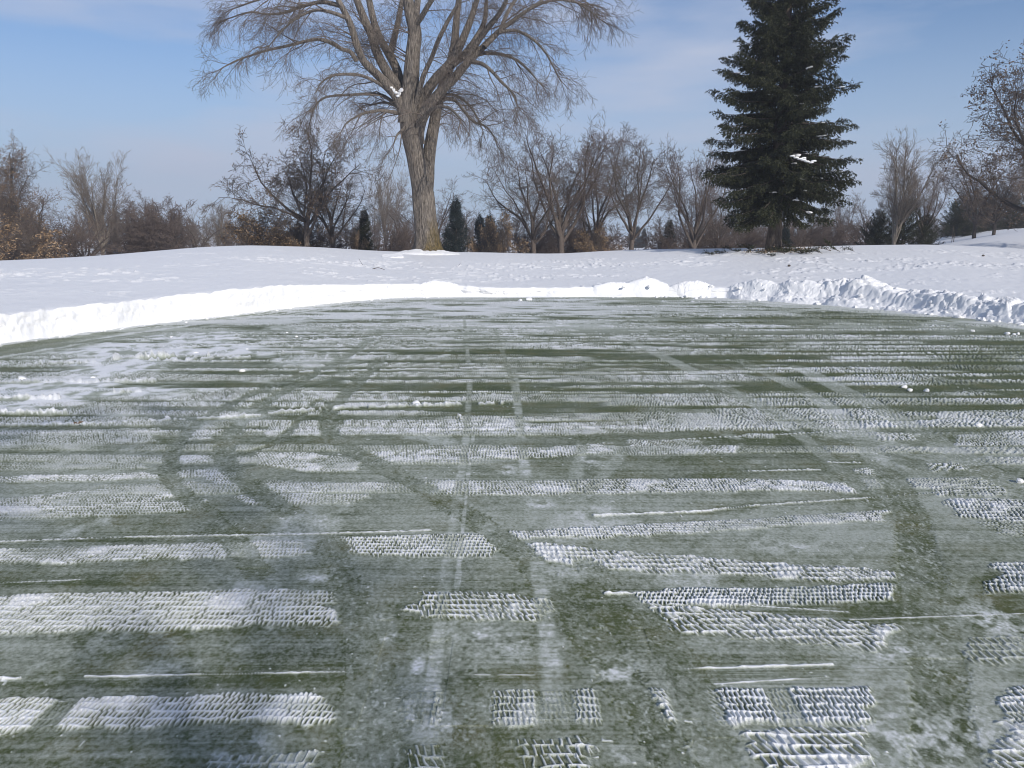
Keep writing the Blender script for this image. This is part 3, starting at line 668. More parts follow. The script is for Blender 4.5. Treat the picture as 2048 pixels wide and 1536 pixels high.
def grow(g, p, d, L, r, lev, S, out, tips):
    """S: per level dicts of steps, wiggle, trop (start, end), children, ratio, angle"""
    q = S[lev]; n_ = q['n']; pts = [p.copy()]; rs = [r]; dirs = [d.copy()]; d = d.copy(); p = p.copy()
    for i in range(n_):
        t = (i + 1) / n_
        d = d + Vector((g.gauss(0, 1), g.gauss(0, 1), g.gauss(0, 1))) * q['w']
        d.z += q['tr'][0] * (1 - t) + q['tr'][1] * t
        d.normalize(); p = p + d * (L / n_)
        pts.append(p.copy()); rs.append(max(r * (1 - t * q.get('tp', .75)), S[-1]['rmin'])); dirs.append(d.copy())
    out[lev].append((pts, rs))
    if lev + 1 >= len(S) - 1:
        tips.append((pts[-1], d)); 
        if g.random() < .6: tips.append((pts[len(pts) // 2], d))
        return
    kids_ = q['c']; kn = int(kids_ * g.uniform(.8, 1.2) + .5)
    for k in range(kn):
        t = q['t0'] + (1 - q['t0']) * (k + g.random()) / max(kn, 1); t = min(t, .99)
        fi = t * n_; i = int(fi); fr = fi - i
        pp = pts[i].lerp(pts[i + 1], fr); dd_ = dirs[i]; rr_ = rs[i] * (1 - fr) + rs[i + 1] * fr
        perp = dd_.cross(Vector((g.gauss(0, 1), g.gauss(0, 1), g.gauss(0, 1)))).normalized()
        a = rad(g.uniform(*q['a'])); nd = (dd_ * math.cos(a) + perp * math.sin(a)); nd.z += q.get('up', 0); nd.normalize()
        cl = L * g.uniform(*q['r']) * (1 - q.get('sh', .45) * t)
        grow(g, pp, nd, cl, min(rr_ * .8, max(cl * q.get('rr', .012), S[-1]['rmin'])), lev + 1, S, out, tips)
def leaf_mesh(name, pts, size, mt, g):
    """many small bent leaves round the given points"""
    P_ = np.array([tuple(p) for p in pts]); m_ = len(P_); R_ = np.random.default_rng(g)
    c = P_ + R_.normal(0, size * 1.6, P_.shape); a = R_.normal(0, 1, P_.shape); a /= np.linalg.norm(a, axis=1, keepdims=True)
    b_ = np.cross(a, R_.normal(0, 1, P_.shape)); b_ /= np.linalg.norm(b_, axis=1, keepdims=True) + 1e-9; nn = np.cross(a, b_)
    s_ = size * R_.uniform(.6, 1.3, (m_, 1))
    v_ = np.stack([c - a * s_, c - b_ * s_ * .45 + nn * s_ * .2, c + a * s_, c + b_ * s_ * .45 + nn * s_ * .25], 1).reshape(-1, 3)
    f_ = np.arange(m_ * 4).reshape(-1, 4); return np_mesh(name, v_, f_, mt, smooth=False)

# ---- the big maple
MD = 33.0
def W(px, D=MD): return px / 2 * D / F * 1.01
rt_ = random.Random(3)
maple_xy = P(857, 508, MD); mz = tz(maple_xy.x, MD)
maple = empty('maple_tree', (maple_xy.x, MD, mz))
tag(maple, 'big bare maple with a thick leaning grey trunk and mossy base', 'tree')
org = Vector(maple.location)
def limb(z6, wpx, dep, n_=5, jit=0.0):
    """z6: points in the enlarged crop's scale; dep: depth offset at the end"""
    m_ = len(z6); pts = []
    for i, (a, b_) in enumerate(z6):
        dy = dep[0] + (dep[1] - dep[0]) * i / (m_ - 1)
        pts.append(P(400 + a * .4102, b_ * .4102, MD + dy) - org)
    ws = np.interp(np.linspace(0, 1, m_), np.linspace(0, 1, len(wpx)), wpx)
    return smooth_path(pts, [W(w_) for w_ in ws], n_)
LIMBS = [  # (points, widths in photo px, depth start/end, droop class)
 ([(1112,1262),(1108,1180),(1096,1080),(1088,960),(1072,860),(1052,760),(1032,660),(1018,560)], [50,46,43,40,36,35,36,36], (0,0), 0),
 ([(1092,1000),(1108,880),(1112,800),(1125,700),(1142,600),(1160,500),(1185,420),(1215,330),(1240,220),(1250,100),(1270,-60),(1290,-260)], [34,26,24,23,22,21,19,17,15,13,10,6], (.1,1.6), 2),
 ([(1012,600),(975,500),(920,420),(860,360),(800,300),(765,220),(735,120),(690,30),(640,-60),(560,-190)], [26,20,18,16,14,13,12,10,8,5], (0,-1.2), 2),
 ([(765,300),(735,255),(690,238),(630,205),(570,192),(500,205),(420,225),(330,245),(250,270),(180,295),(110,330)], [9,8,7,7,6,5.5,5,4.5,3.5,3,2], (-.6,-1.6), 3),
 ([(990,500),(965,430),(900,330),(860,250),(835,170),(800,90),(765,0),(730,-110),(700,-300)], [22,19,18,17,16,15,13,10,6], (0,.6), 2),
 ([(985,440),(960,340),(920,260),(880,190),(850,110),(825,0),(800,-120),(790,-300)], [18,17,16,14,13,12,9,6], (.4,2.0), 2),
 ([(925,270),(945,190),(965,110),(985,0),(1000,-120)], [14,12,11,9,6], (.9,2.6), 2),
 ([(1014,600),(1020,480),(1030,360),(1038,260),(1048,160),(1030,80),(1015,0),(1005,-110),(1000,-320)], [38,33,30,27,25,22,19,15,8], (0,-.4), 2),
 ([(1046,180),(1052,90),(1062,0),(1080,-120)], [18,15,12,7], (-.1,1.2), 2),
 ([(1035,140),(1075,90),(1105,40),(1150,-30),(1210,-130)], [12,10,9,8,5], (-.2,-1.4), 2),
 ([(1045,560),(1060,480),(1090,370),(1130,280),(1165,190),(1210,100),(1262,10),(1300,-100)], [12,10,9,8,8,7,6,4], (0,-2.2), 2),
 ([(1035,640),(1050,545),(1090,470),(1150,385),(1210,320),(1250,260),(1290,170),(1325,80),(1350,0),(1390,-140)], [24,21,20,18,17,16,14,12,10,6], (0,.8), 2),
 ([(1225,320),(1290,265),(1345,190),(1385,110),(1395,20),(1400,-80)], [14,13,12,10,8,6], (.4,2.2), 2),
 ([(1062,700),(1062,640),(1085,570),(1125,505),(1190,430),(1250,370),(1300,310),(1370,240),(1450,160),(1540,90),(1640,25),(1740,0),(1830,10)], [28,24,22,20,18,16,14,12,9,7,6,4,3], (.1,-1.2), 3),
 ([(1300,300),(1350,210),(1400,140),(1450,80),(1490,10),(1520,-90)], [12,11,10,9,7,5], (-.5,-2.4), 2),
 ([(1385,230),(1460,150),(1500,60),(1560,-30),(1640,-110)], [9,8,7,6,4], (-1,1.0), 2),
 ([(975,552),(930,545),(880,540),(820,548),(770,565),(715,600),(690,640)], [8,7,6,5,4,3,2], (0,-1.4), 3),
 ([(968,520),(930,490),(880,462),(810,458),(740,462),(660,466),(600,480),(560,520),(540,580)], [8,7,6,5.5,5,4.5,4,3,2], (0,.8), 3),
 ([(950,480),(890,420),(830,385),(770,365),(700,362),(640,372),(590,405),(565,450)], [7,6.5,6,5.5,5,4,3,2], (0,-2.2), 3),
 ([(1165,500),(1200,482),(1250,495),(1290,545),(1335,592),(1390,615),(1430,660),(1450,710)], [8,7,6,5.5,5,4,3,2], (0.4,-.8), 3),
 ([(1180,460),(1240,465),(1300,500),(1345,560),(1380,640)], [6,5.5,5,4,2], (0.6,2.2), 3),
 ([(1310,300),(1370,310),(1420,345),(1470,400),(1520,450),(1550,520)], [8,7,6,5,4,2], (-.6,-2.4), 3),
 ([(1280,290),(1360,262),(1450,262),(1540,290),(1610,350),(1650,400)], [8,7,6,5,4,2], (-.5,1.2), 3),
 ([(1450,160),(1540,150),(1620,190),(1680,250),(1720,320),(1750,380)], [6,5.5,5,4,3,2], (-.8,-1.8), 3),
 ([(690,30),(600,10),(500,30),(420,60),(330,70),(240,60),(140,90)], [8,7,6,5,4,3,2], (-.9,.4), 3),
 ([(720,90),(640,60),(560,50),(470,90),(400,150),(340,220)], [7,6,5,4,3,2], (-.9,-2.4), 3),
 ([(640,-60),(520,-60),(400,-30),(280,0),(170,40)], [8,7,5,4,2], (-1.2,0), 3),
 ([(1640,25),(1700,-20),(1790,-10),(1880,40),(1960,100)], [5,4.5,4,3,2], (-1,.6), 3),
 ([(1400,-80),(1520,-60),(1660,-40),(1800,-30),(1900,20)], [8,7,6,4,2], (1,2), 3),
 ([(1000,620),(980,640),(960,660),(945,700)], [6,5,4,2], (-.3,-1.0), 3),
 ([(1040,640),(1000,560),(960,520),(900,500),(840,510)], [8,7,6,5,3], (.4,3.0), 3),
 ([(1060,600),(1120,540),(1160,520),(1220,530),(1270,580)], [8,7,6,5,3], (-.4,-3.0), 3),
]
SUBM = [dict(n=7, w=.13, tr=(.03, -.16), c=8, t0=.12, a=(28, 60), r=(.38, .62), sh=.4, rr=.007, tp=.8),
        dict(n=6, w=.15, tr=(-.06, -.20), c=5, t0=.1, a=(25, 60), r=(.65, 1.2), sh=.35, rr=.006, tp=.7),
        dict(n=5, w=.14, tr=(-.28, .10), c=0, t0=.1, a=(20, 50), r=(.4, .6), tp=.6),
        dict(rmin=.0042)]
outm = [[], [], []]; tipm = []
big = []
for pts6, wpx, dep, cls in LIMBS:
    pts, rs = limb(pts6, wpx, dep); 
    big.append((pts, rs))
    if cls == 0: continue
    Ltot = sum((pts[i + 1] - pts[i]).length for i in range(len(pts) - 1))
    nsub = int(Ltot * (2.5 if cls == 3 else 1.8))
    for k in range(nsub):
        t = rt_.uniform(.30 if cls == 2 else .12, 1.0); fi = t * (len(pts) - 1); i = min(int(fi), len(pts) - 2)
        p_ = pts[i].lerp(pts[i + 1], fi - i); d_ = (pts[i + 1] - pts[i]).normalized(); r_ = rs[i]
        out_ = Vector((p_.x, p_.y, 0)); out_ = out_.normalized() if out_.length > .1 else Vector((1, 0, 0))
        perp = d_.cross(Vector((rt_.gauss(0, 1), rt_.gauss(0, 1), rt_.gauss(0, 1)))).normalized()
        nd = (d_ * .6 + perp * .9 + out_ * .5); nd.z -= .1; nd.normalize()
        ll = rt_.uniform(1.0, 2.7) * (1.15 - .5 * t)
        grow(rt_, p_, nd, ll, min(r_ * .55, .006 + ll * .0085), 0, SUBM, outm, tipm)
    for k in range(3):
        d_ = (pts[-1] - pts[-2]).normalized() + Vector((rt_.gauss(0, .3), rt_.gauss(0, .3), -.1)); d_.normalize()
        grow(rt_, pts[-1], d_, rt_.uniform(.7, 1.3), rs[-1] * .8, 0, SUBM, outm, tipm)
# trunk with root flare, fluted and slightly lumpy
tp_, tr_ = big[0]
base = tp_[0] + Vector((0, 0, -.5)); tp2 = [base] + tp_; tr2 = [tr_[0] * 1.5] + [r_ * (1 + .42 * math.exp(-max(p.z, 0) / .28)) for p, r_ in zip(tp_, tr_)]
def fluted(pts, rs, sides, seed, amp):
    v_, f_ = tubes([(pts, rs)], sides)
    k = len(pts); v_ = v_.reshape(k, sides, 3); c = np.array([tuple(p) for p in pts])[:, None, :]
    th = np.arange(sides) * 2 * math.pi / sides; zz_ = np.array([p.z for p in pts])[:, None]
    am = amp * (1 + 1.2 * np.exp(-np.maximum(zz_, 0) / .5))
    m_ = 1 + am * (np.sin(th * 5 + zz_ * .7 + seed) * .5 + (vn(np.cos(th) * 2.5 + 9 + 0 * zz_, zz_ * 1.1 + np.sin(th) * 2.5, seed) - .5) * 2.2 + (vn(np.cos(th) * 9 + 9 + 0 * zz_, zz_ * 2.2 + np.sin(th) * 9, seed + 1) - .5) * .9)
    return (c + (v_ - c) * m_[..., None]).reshape(-1, 3), f_
def dense(pts, rs, n_):
    return smooth_path(pts, rs, n_)
p2, r2 = dense(tp2, tr2, 3)
va, fa = fluted(p2, r2, 40, 3, .07)
p3, r3 = dense(*big[1], 2); vb_, fb = fluted(p3, r3, 24, 5, .06)
link('trunk', np_mesh('maple_trunk', np.concatenate([va, vb_]), np.concatenate([fa, fb + len(va)]), m_maple), maple)
lv = []; lf = []; off = 0
for i, (pts, rs) in enumerate(big[2:]):
    v_, f_ = fluted(pts, rs, 14, 11 + i, .04); lv.append(v_); lf.append(f_ + off); off += len(v_)
link('limbs', np_mesh('maple_limbs', np.concatenate(lv), np.concatenate(lf), m_maple), maple)
link('crown', tube_mesh('maple_crown', [(outm[0], 5), (outm[1], 4), (outm[2], 3)], m_twig), maple)
# buds
bm_ = leaf_mesh('maple_buds', [t[0] for t in tipm], .013, m_twig, 4)
link('buds', bm_, maple)
def blob(name, blobs, mt, seed=1):
    """lumpy clumps of snow, one mesh"""
    VV, FF, off = [], [], 0; R_ = np.random.default_rng(seed)
    th = np.linspace(0, 2 * math.pi, 11)[:-1]; ph = np.linspace(.02, math.pi - .02, 7)
    base_ = np.stack([np.sin(ph)[:, None] * np.cos(th), np.sin(ph)[:, None] * np.sin(th), np.cos(ph)[:, None] + 0 * th], -1)
    fq = grid_faces(7, 10, wrap=True)
    for (c, s3) in blobs:
        v_ = base_ * (1 + R_.uniform(-.22, .22, base_.shape[:2] + (1,))) * np.array(s3) + np.array(c)
        VV.append(v_.reshape(-1, 3)); FF.append(fq + off); off += 70
    return np_mesh(name, np.concatenate(VV), np.concatenate(FF)[:, ::-1], mt)
cr = [P(400 + a * .41, b_ * .41, MD - .38) - org for a, b_ in [(965, 468), (972, 458), (955, 452), (945, 440), (978, 444), (983, 438), (935, 428)]]
link('snow_patch', blob('maple_snow', [(tuple(c), (.08, .08, .055 + .02 * (i % 2))) for i, c in enumerate(cr)], m_snow), maple)
# snow banked round the trunk
mh = heap('low ring of snow banked around the foot of the maple trunk', maple_xy.x - .05, MD - .45, 0, 1.5, .75, .22, 777, .5, group=None, nx=110, ny=60)

# ---- bare trees of the background
def bare(name, seed, H, th, limbs, spread, lvls, trunk_r, mt, tw, leaf=None, nleaf=0, lsize=.06, rmin=.0105, lean=0, low=0, mleaf=None):
    g = random.Random(seed); out = [[] for _ in range(4)]; tips = []
    tr = []; p = Vector((0, 0, -.4)); d = Vector((lean, 0, 1)).normalized(); pts = [p.copy()]; rs = [trunk_r * 1.25]
    nst = 6
    for i in range(nst):
        d = (d + Vector((g.gauss(0, .04), g.gauss(0, .04), .05))).normalized(); p = p + d * ((th + .4) / nst); pts.append(p.copy()); rs.append(trunk_r * (1 - .2 * (i + 1) / nst))
    big_ = [(pts, rs)]
    S = lvls + [dict(rmin=rmin)]
    for k in range(limbs):
        az_ = k * 2.4 + g.uniform(-.5, .5); el = rad(g.uniform(*spread)) if k else rad(spread[0] * .4)
        nd = Vector((math.sin(el) * math.cos(az_), math.sin(el) * math.sin(az_), math.cos(el)))
        t0 = g.uniform(.62, 1) if k > 1 else 1
        fi = t0 * nst; i = min(int(fi), nst - 1); pp = pts[i].lerp(pts[i + 1], fi - i)
        LL = (H - pp.z) * g.uniform(.82, 1.05) * (1.0 if math.degrees(el) < 40 else .9)
        grow(g, pp, nd, LL, trunk_r * g.uniform(.42, .62), 0, S, out, tips)
    big_ += out[0]
    zs_ = sorted(t[0].z for t in tips); zmax = zs_[int(len(zs_) * .955)]
    tm = tube_mesh(name + '_trunk', [(big_, 7)], mt)
    cm = tube_mesh(name + '_crown', [(out[1], 4), (out[2], 3), (out[3], 3)], tw)
    lm = None
    if nleaf:
        L_ = [t[0] for t in tips if (t[0].z < low or not low or g.random() < .25)]; sel = []
        while len(sel) < nleaf:
            c = g.choice(L_)
            if vn(c.x * .8 + 20, c.z * .8 + c.y * .5 + 20, seed) > .42: sel += [c] * 2
        lm = leaf_mesh(name + '_leaves', sel, lsize, mleaf or m_leaf, seed)
    return (tm, cm, lm, zmax)
def LV(c0, c1, c2, w=.10, tr0=(.05, .03), tr1=(.06, .02), tr2=(.03, .03), a=(28, 58), r0=(.24, .42), sh=.2):
    return [dict(n=9, w=w, tr=tr0, c=c0 + 6, t0=.18, a=a, r=r0, sh=sh, rr=.010, tp=.85),
            dict(n=6, w=w * 1.3, tr=tr1, c=c1 + 2, t0=.12, a=a, r=(.32, .55), sh=.4, rr=.009, tp=.75),
            dict(n=4, w=w * 1.4, tr=tr2, c=c2 + 2, t0=.1, a=a, r=(.4, .7), sh=.3, rr=.008, tp=.6),
            dict(n=3, w=w * 1.6, tr=tr2, c=0, t0=.1, a=a, r=(.4, .7), tp=.5)]
PROTO = {
 'vase':   bare('vase', 21, 10, 2.7, 9, (10, 46), LV(9, 6, 4, .12, (.05, .06), (.03, .03), (.0, .03)), .26, m_bark, m_red, rmin=.0085),
 'vase2':  bare('vase2', 22, 10, 2.7, 8, (12, 55), LV(9, 6, 4, .14, (.06, .05), (.03, .03), (.0, .03)), .24, m_bark, m_twig, rmin=.0085),
 'poplar': bare('poplar', 23, 10, 3.0, 10, (8, 34), LV(10, 6, 3, .07, (.02, .06), (.07, .05), (.03, .05), a=(20, 42)), .20, m_pale, m_paletwig, rmin=.0085),
 'multi':  bare('multi', 24, 10, 1.4, 8, (8, 34), LV(11, 6, 3, .09, (.02, .06), (.07, .05), (.03, .04), a=(22, 48)), .22, m_pale, m_paletwig, rmin=.0085),
 'oak':    bare('oak', 25, 10, 2.8, 9, (16, 75), LV(9, 6, 3, .16, (.04, .04), (.03, .02), (.02, .02), a=(30, 65)), .28, m_dark, m_twig, nleaf=5200, lsize=.075, rmin=.0085),
 'crab':   bare('crab', 26, 9, 2.4, 8, (18, 68), LV(9, 5, 4, .17, (.07, .04), (.0, -.05), (-.06, -.04), a=(30, 65)), .20, m_bark, m_twig, nleaf=2600, lsize=.065, low=4.0, rmin=.0105, mleaf=m_leaf),
 'round':  bare('round', 27, 9, 2.5, 8, (15, 58), LV(10, 6, 3, .12), .22, m_dark, m_red, rmin=.0085),
 'twisty': bare('twisty', 28, 9, 2.4, 6, (20, 62), LV(8, 5, 3, .20, (.04, .02), (.04, .02), (.02, .02)), .26, m_dark, m_twig, rmin=.0085),
 'bush':   bare('bush', 29, 4, .2, 18, (8, 66), LV(3, 4, 3, .14, (.02, .0), (.02, .0), (0, 0), a=(25, 60)), .05, m_dark, m_red, rmin=.009),
 'leafy':  bare('leafy', 30, 4, .3, 12, (8, 62), LV(7, 5, 3, .14), .06, m_dark, m_twig, nleaf=3400, lsize=.085, rmin=.007, mleaf=m_tan),
}
used = {}
def put(kind, name, u, vtop, D, label, cat='tree', group=None, wide=1.0, rot=None, base_u=None):
    """a tree of this kind with its foot in column u and its top at row vtop, D metres away"""
    tm, cm, lm, zmax = PROTO[kind]
    a = P(u, 480, D); x_, y_ = a.x, a.y; zb = tz(x_, y_) - .05
    top = P(u, vtop, D).z; s_ = (top - zb) / zmax
    o = empty(name, (x_, y_, zb), rnd.uniform(0, 6.28) if rot is None else rot)
    o.scale = (s_ * wide, s_ * wide, s_)
    link('trunk', tm, o); link('crown', cm, o)
    if lm: link('leaves', lm, o)
    tag(o, label, cat, group); return o
TG = 'bare trees beyond the snow ridge'
put('oak', 'oak_tree', 8, 318, 55, 'tall bare oak with clumps of brown leaves at the left edge of the photo', group=TG, wide=.95)
put('oak', 'oak_tree', 78, 388, 52, 'lower oak with dense brown leaves, left of the pale fan shaped tree', group=TG, wide=1.15)
put('oak', 'oak_tree', -60, 400, 50, 'brown leaved oak cut by the left edge', group=TG, wide=1.1)
put('twisty', 'young_oak_tree', 165, 425, 50, 'small crooked tree leaning beside the pale fan shaped tree', group=TG, wide=1.1)
put('poplar', 'poplar_tree', 199, 326, 58, 'pale fan shaped bare tree standing alone at the left', group=TG, wide=.95)
put('vase2', 'deciduous_tree', 262, 405, 62, 'bare tree directly right of the pale fan shaped tree', group=TG)
put('round', 'deciduous_tree', 306, 404, 66, 'bare tree rising left of the dense brown thicket', group=TG, wide=.9)
put('round', 'deciduous_tree', 335, 414, 66, 'bare tree rising out of the dense brown thicket at the left', group=TG)
put('twisty', 'deciduous_tree', 390, 434, 62, 'small crooked dark tree right of the brown thicket', group=TG)
put('multi', 'deciduous_tree', 440, 416, 70, 'pale rounded bare tree alone on the left ridge', group=TG, wide=1.2)
put('round', 'deciduous_tree', 480, 448, 68, 'smallest bare tree between the pale rounded tree and the leafy bush', group=TG)
put('crab', 'apple_tree', 612, 274, 42, 'wide spreading tree, bare above and brown leaved below, left of the maple', group=TG, wide=1.05, rot=.6)
put('vase2', 'apple_tree', 668, 330, 44, 'shorter spreading bare tree tucked behind the wide leafy based one', group=TG, wide=1.1, rot=2.2)
put('poplar', 'poplar_tree', 772, 350, 75, 'slim pale poplar between the wide tree and the maple trunk', group=TG, wide=.85)
put('twisty', 'deciduous_tree', 820, 400, 70, 'bare crooked tree partly hidden by the left side of the maple trunk', group=TG)
put('round', 'deciduous_tree', 868, 385, 72, 'bare tree showing on the right side of the maple trunk', group=TG, wide=1.1)
put('vase2', 'deciduous_tree', 1070, 315, 52, 'left leaning bare tree with long low branches at the left of the middle group', group=TG, wide=1.1, rot=2.0)
put('vase', 'deciduous_tree', 1125, 268, 52, 'tallest reddish bare tree of the middle group', group=TG, wide=1.0)
put('vase2', 'deciduous_tree', 1185, 288, 58, 'slender bare tree between the two biggest of the middle group', group=TG, wide=.8)
put('vase2', 'deciduous_tree', 1262, 288, 52, 'wide bare tree with a clean dark trunk at the right of the middle group', group=TG, wide=.95, rot=1.0)
put('vase', 'deciduous_tree', 1387, 310, 56, 'feathery grey bare tree just left of the spruce', group=TG, wide=.9)
put('vase2', 'deciduous_tree', 1440, 380, 62, 'bare tree half hidden behind the left skirts of the spruce', group=TG, wide=.9)
put('poplar', 'poplar_tree', 1497, 425, 66, 'thin pale trunked tree seen under the left side of the spruce', group=TG, wide=.8)
put('round', 'deciduous_tree', 1575, 415, 64, 'bare tree seen just right of the spruce trunk', group=TG)
put('twisty', 'deciduous_tree', 1610, 420, 66, 'second bare tree right of the spruce trunk', group=TG)
put('vase2', 'deciduous_tree', 1688, 395, 72, 'hazy bare tree between the spruce and the pale many stemmed tree', group=TG, wide=.8)
put('multi', 'birch_tree', 1790, 290, 47, 'pale many stemmed bare tree in front of dark evergreens at the right', group=TG, wide=.95, rot=2.6)
put('vase', 'deciduous_tree', 1845, 350, 52, 'darker bare tree just right of the pale many stemmed tree', group=TG, wide=.8)
put('round', 'deciduous_tree', 1735, 405, 60, 'bare tree just left of the pale many stemmed tree', group=TG, wide=.8)
put('oak', 'oak_tree', 1948, 330, 62, 'oak with brown leaves and a snowy trunk on the right slope', group=TG, wide=.9, rot=.4)
put('oak', 'oak_tree', 1985, 345, 60, 'oak with a straight clean trunk beside the snowy trunked one', group=TG, wide=.9, rot=3.0)
put('oak', 'oak_tree', 2085, 150, 38, 'large oak with brown leaves reaching in from the right edge', group=TG, wide=1.15, rot=1.2)
put('oak', 'oak_tree', 2075, 300, 58, 'brown leaved oak at the right edge on the slope', group=TG)
put('vase2', 'ash_tree', 2420, -380, 27, 'big bare tree whose branch tips reach into the top right corner', group=TG, wide=1.0, rot=.4)
# thickets and leafy bushes
BG = 'bare thickets beyond the snow ridge'
for u, vt, D, wd, lb in [(300, 420, 60, 1.3, 'dense brown thicket on the left horizon, left half'), (345, 425, 60, 1.4, 'dense brown thicket on the left horizon, right half'), (30, 456, 48, 1.6, 'brown thicket under the oak at the left edge'), (110, 460, 48, 1.6, 'brown thicket under the second oak from the left'),
        (250, 478, 62, 1.4, 'low thicket under the bare tree right of the pale fan shaped tree'), (575, 441, 46, 1.2, 'dark thicket under the left of the wide spreading tree'), (630, 451, 46, 1.3, 'dark thicket under the trunk of the wide spreading tree'), (680, 461, 48, 1.2, 'thicket left of the small spruce'),
        (765, 456, 55, 1.4, 'thicket between the small spruce and the maple trunk'), (800, 461, 58, 1.3, 'thicket touching the left of the maple trunk'), (875, 456, 60, 1.3, 'thicket between maple trunk and the pointed dark spruce'),
        (1050, 446, 60, 1.2, 'thicket at the left foot of the middle group'), (1100, 456, 58, 1.4, 'thicket under the reddish bare tree'), (1160, 456, 58, 1.3, 'thicket right of the reddish bare tree'), (1210, 456, 58, 1.2, 'thicket left of the clean dark trunk'),
        (1335, 456, 64, 1.2, 'thicket left of the feathery grey tree'), (1375, 461, 62, 1.2, 'thicket under the feathery grey tree'), (1440, 456, 62, 1.4, 'thicket at the far left under the spruce'), (1490, 461, 60, 1.3, 'thicket under the left side of the spruce'), (1530, 456, 64, 1.3, 'thicket just left of the spruce trunk'),
        (1600, 456, 62, 1.3, 'thicket right of the spruce trunk'), (1655, 451, 66, 1.4, 'thicket under the right side of the spruce'), (1700, 456, 66, 1.3, 'thicket left of the dark evergreens'),
        (1900, 446, 85, 1.3, 'thicket behind the right slope'), (1100, 465, 75, 1.7, 'far thicket behind the reddish bare tree'), (1180, 465, 75, 1.6, 'far thicket behind the slender bare tree'), (1430, 460, 75, 1.7, 'far thicket behind the feathery grey tree'), (1560, 460, 75, 1.7, 'far thicket behind the spruce trunk'), (1650, 460, 80, 1.8, 'far thicket behind the right skirts of the spruce')]:
    put('bush', 'thicket', u, vt, D, lb, 'thicket', BG, wide=wd)
LG = 'bushes holding dry tan leaves'
for u, vt, D, wd, lb in [(530, 425, 44, 1.3, 'round bush with dry brown leaves left of the wide spreading tree'), (712, 462, 41, .75, 'small bush of tan leaves in front of the small spruce'), (972, 455, 50, .8, 'tan leaved bush below the twin dark spruces'), (1003, 438, 52, .75, 'taller tan leaved bush right of the twin dark spruces'),
        (1190, 462, 52, 1.1, 'low tan leaved bush in the middle group'), (40, 462, 45, 1.4, 'brown leaved bush at the foot of the left edge oak'), (590, 455, 43, 1.2, 'brown leaved bush at the foot of the wide spreading tree')]:
    put('leafy', 'leafy_bush', u, vt, D, lb, 'bush', LG, wide=wd)

# ------------------------------------------------------------------ spruces
def shoots(P0, D0, L0, R, wid=.014, k=9):
    """bottle-brush shoots: thin needle blades round each axis"""
    P0 = np.repeat(P0, k, 0); D0 = np.repeat(D0, k, 0); L0 = np.repeat(L0, k)[:, None]; m_ = len(P0)
    t = R.uniform(0, 1, (m_, 1)); rv = R.normal(0, 1, (m_, 3)); sd_ = np.cross(D0, rv); sd_ /= np.linalg.norm(sd_, axis=1, keepdims=True) + 1e-9
    nd = D0 * .75 + sd_ * .75; ln = L0 * R.uniform(.25, .45, (m_, 1))
    c = P0 + D0 * L0 * t; w_ = np.cross(nd, rv); w_ /= np.linalg.norm(w_, axis=1, keepdims=True) + 1e-9
    wd = wid * R.uniform(.7, 1.4, (m_, 1))
    return np.stack([c - w_ * wd, c + w_ * wd, c + nd * ln], 1).reshape(-1, 3)
